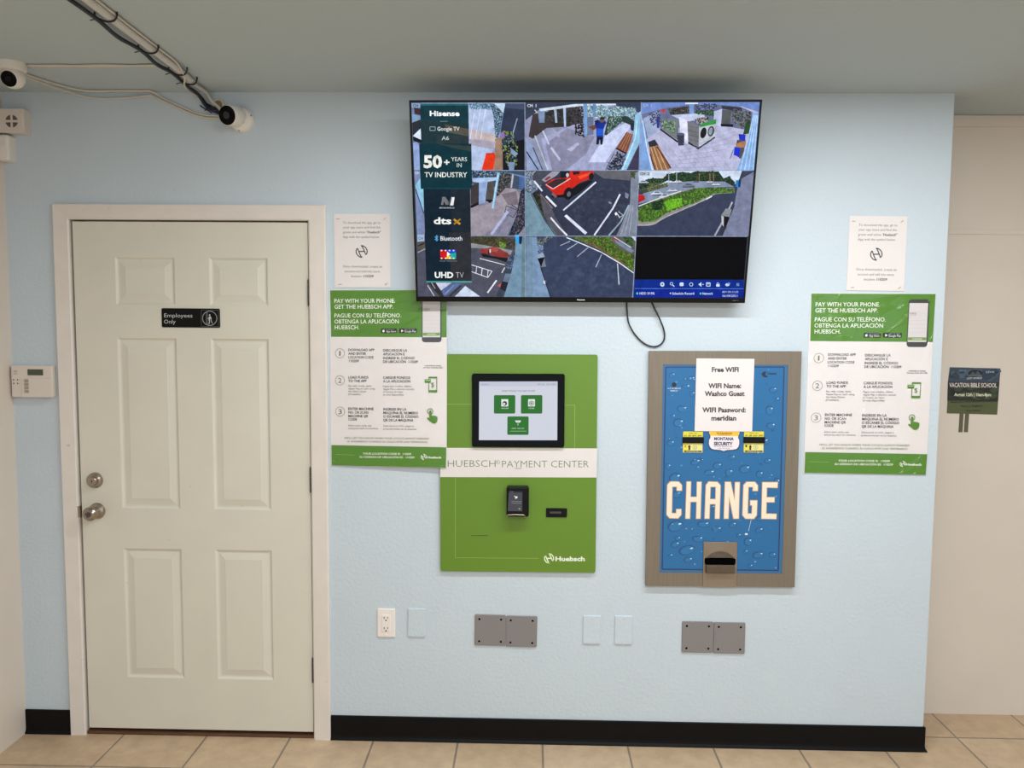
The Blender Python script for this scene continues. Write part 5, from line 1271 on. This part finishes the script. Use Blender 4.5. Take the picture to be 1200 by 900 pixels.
cable('ceiling_cable', [(-1.160, -1.5, 2.532), (-1.172, -1.05, 2.532), (-1.181, -0.75, 2.532), (-1.187, -0.5, 2.532), (-1.190, -0.36, 2.53), (-1.205, -0.27, 2.510), (-1.233, -0.21, 2.503), (-1.256, -0.12, 2.510), (-1.275, -0.02, 2.525), (-1.278, -0.008, 2.515)], 0.0036, 'cable_white', 'thin white cable on the right side of the conduit crossing over its end')
cable('ceiling_cable', [(-1.222, -0.165, 2.522), (-1.222, -0.10, 2.524), (-1.222, -0.04, 2.522), (-1.218, -0.010, 2.505), (-1.200, -0.008, 2.488), (-1.178, -0.020, 2.468)], 0.0068, 'pvc', 'pale grey cable leaving the conduit end for the turret camera')
cable('ceiling_cable', [(-1.722, -0.325, 2.533), (-1.62, -0.328, 2.533), (-1.55, -0.324, 2.533), (-1.46, -0.33, 2.533), (-1.36, -0.326, 2.533), (-1.262, -0.332, 2.533)], 0.0036, 'cable_white', 'upper white cable running straight across the ceiling from the dome camera')
cable('ceiling_cable', [(-1.722, -0.314, 2.534), (-1.61, -0.318, 2.534), (-1.50, -0.313, 2.534), (-1.40, -0.319, 2.534), (-1.262, -0.323, 2.534)], 0.0032, 'cable_white', 'second strand beside the upper white ceiling cable')
cable('ceiling_cable', [(-1.790, -0.285, 2.530), (-1.76, -0.15, 2.532), (-1.71, -0.06, 2.532), (-1.66, -0.034, 2.532), (-1.55, -0.034, 2.533), (-1.45, -0.034, 2.533), (-1.437, -0.03, 2.532), (-1.42, -0.012, 2.526), (-1.405, -0.006, 2.515), (-1.36, -0.005, 2.494), (-1.31, -0.005, 2.472), (-1.26, -0.005, 2.454), (-1.20, -0.006, 2.449), (-1.165, -0.012, 2.449)], 0.0036, 'cable_white', 'upper strand of the lower white cables dropping onto the blue wall')
cable('ceiling_cable', [(-1.800, -0.275, 2.530), (-1.78, -0.13, 2.530), (-1.74, -0.03, 2.526), (-1.67, -0.005, 2.514), (-1.55, -0.005, 2.515), (-1.46, -0.005, 2.524), (-1.443, -0.005, 2.522), (-1.425, -0.005, 2.513), (-1.39, -0.005, 2.497), (-1.34, -0.005, 2.475), (-1.28, -0.005, 2.450), (-1.22, -0.005, 2.440), (-1.165, -0.010, 2.441)], 0.0036, 'cable_white', 'lower strand of the lower white cables dropping onto the blue wall')
ct = tube([(-1.262, -0.004, 2.487), (-1.250, -0.012, 2.478), (-1.232, -0.018, 2.468), (-1.216, -0.010, 2.458)], 0.0026, 8, 4)
add_tube(ct, [(-1.243, -0.010, 2.468), (-1.226, -0.018, 2.474), (-1.208, -0.014, 2.478)], 0.0022, 8, 4)
tag(link('cable_tie', ct, M['cable_black']), 'black cable tie bunching the cables on the blue wall', 'cable tie')

# ------------------------------------------------------------------ flyer on the recessed cream wall
fl = thing('event_flyer', 'small dark event flyer with two tear-off tabs on the cream wall at the right', 'flyer', (1.8602, YREC-0.0006, 1.4057), (0, math.radians(0.9), 0))
s = Print([(118, 88), (652, 115), (615, 597), (90, 570)], 0.2097, 0.1944, y0=-0.0012, step=0.000012); s.fine = True
s.poly([(118, 88), (652, 115), (615, 597), (90, 570)], (84, 92, 58)); s.poly([(118, 88), (652, 115), (640, 260), (100, 245)], (56, 72, 90)); s.poly([(100, 240), (640, 260), (625, 460), (95, 440)], (34, 42, 38))
s.mottle([(158, 126), (610, 140), (600, 215), (150, 205)], [(44, 60, 80), (74, 96, 118), (36, 46, 56), (84, 100, 90)], 60, 34, 41, 1.8); s.mottle([(150, 310), (590, 320), (580, 420), (140, 410)], [(30, 38, 30), (54, 66, 44), (24, 28, 26), (66, 74, 54)], 60, 30, 42, 1.6)
s.ell(385, 160, 78, 40, (26, 32, 38)); s.poly([(320, 180), (360, 140), (385, 168), (410, 132), (450, 182)], (70, 84, 96)); s.line([(320, 182), (455, 186)], 6, (120, 132, 140))
s.text('LOST WORLD', 295, 456, 220, 20, (200, 208, 210), .02); s.text('JOIN US', 212, 286, 134, 16, (130, 150, 170), .02); s.text('LIVE', 498, 585, 158, 16, (180, 196, 206), .02)
s.text('VACATION BIBLE SCHOOL', 112, 612, 298, 46, (226, 216, 212), .02, dy=16); s.text('August 12th | 10am-8pm', 165, 550, 392, 32, (224, 224, 196), .03, dy=12)
for str_, a, b, y in (('Games, food, music and more for everyone', 130, 600, 462), ('Free to Register', 240, 465, 508), ('Scan Here', 290, 440, 556)): s.text(str_, a, b, y, 18, (36, 42, 28), .01)
pz = s.build('printed_sheet', M['paper'], fl, base=(0.2097, 0.1944, 0.0012, 0.001, (206, 202, 196), 0, 0))
for px in (246, 303):
    s2 = s.m(px, 585); bm = plate(0.0165, 0.080, 0.0012, 0.001, 0.0003, s2[0], s2[1]-0.036, y=0.0)
    link('tear_tab', bm, mat('olive_tab', (96, 94, 70), 0.6), fl)
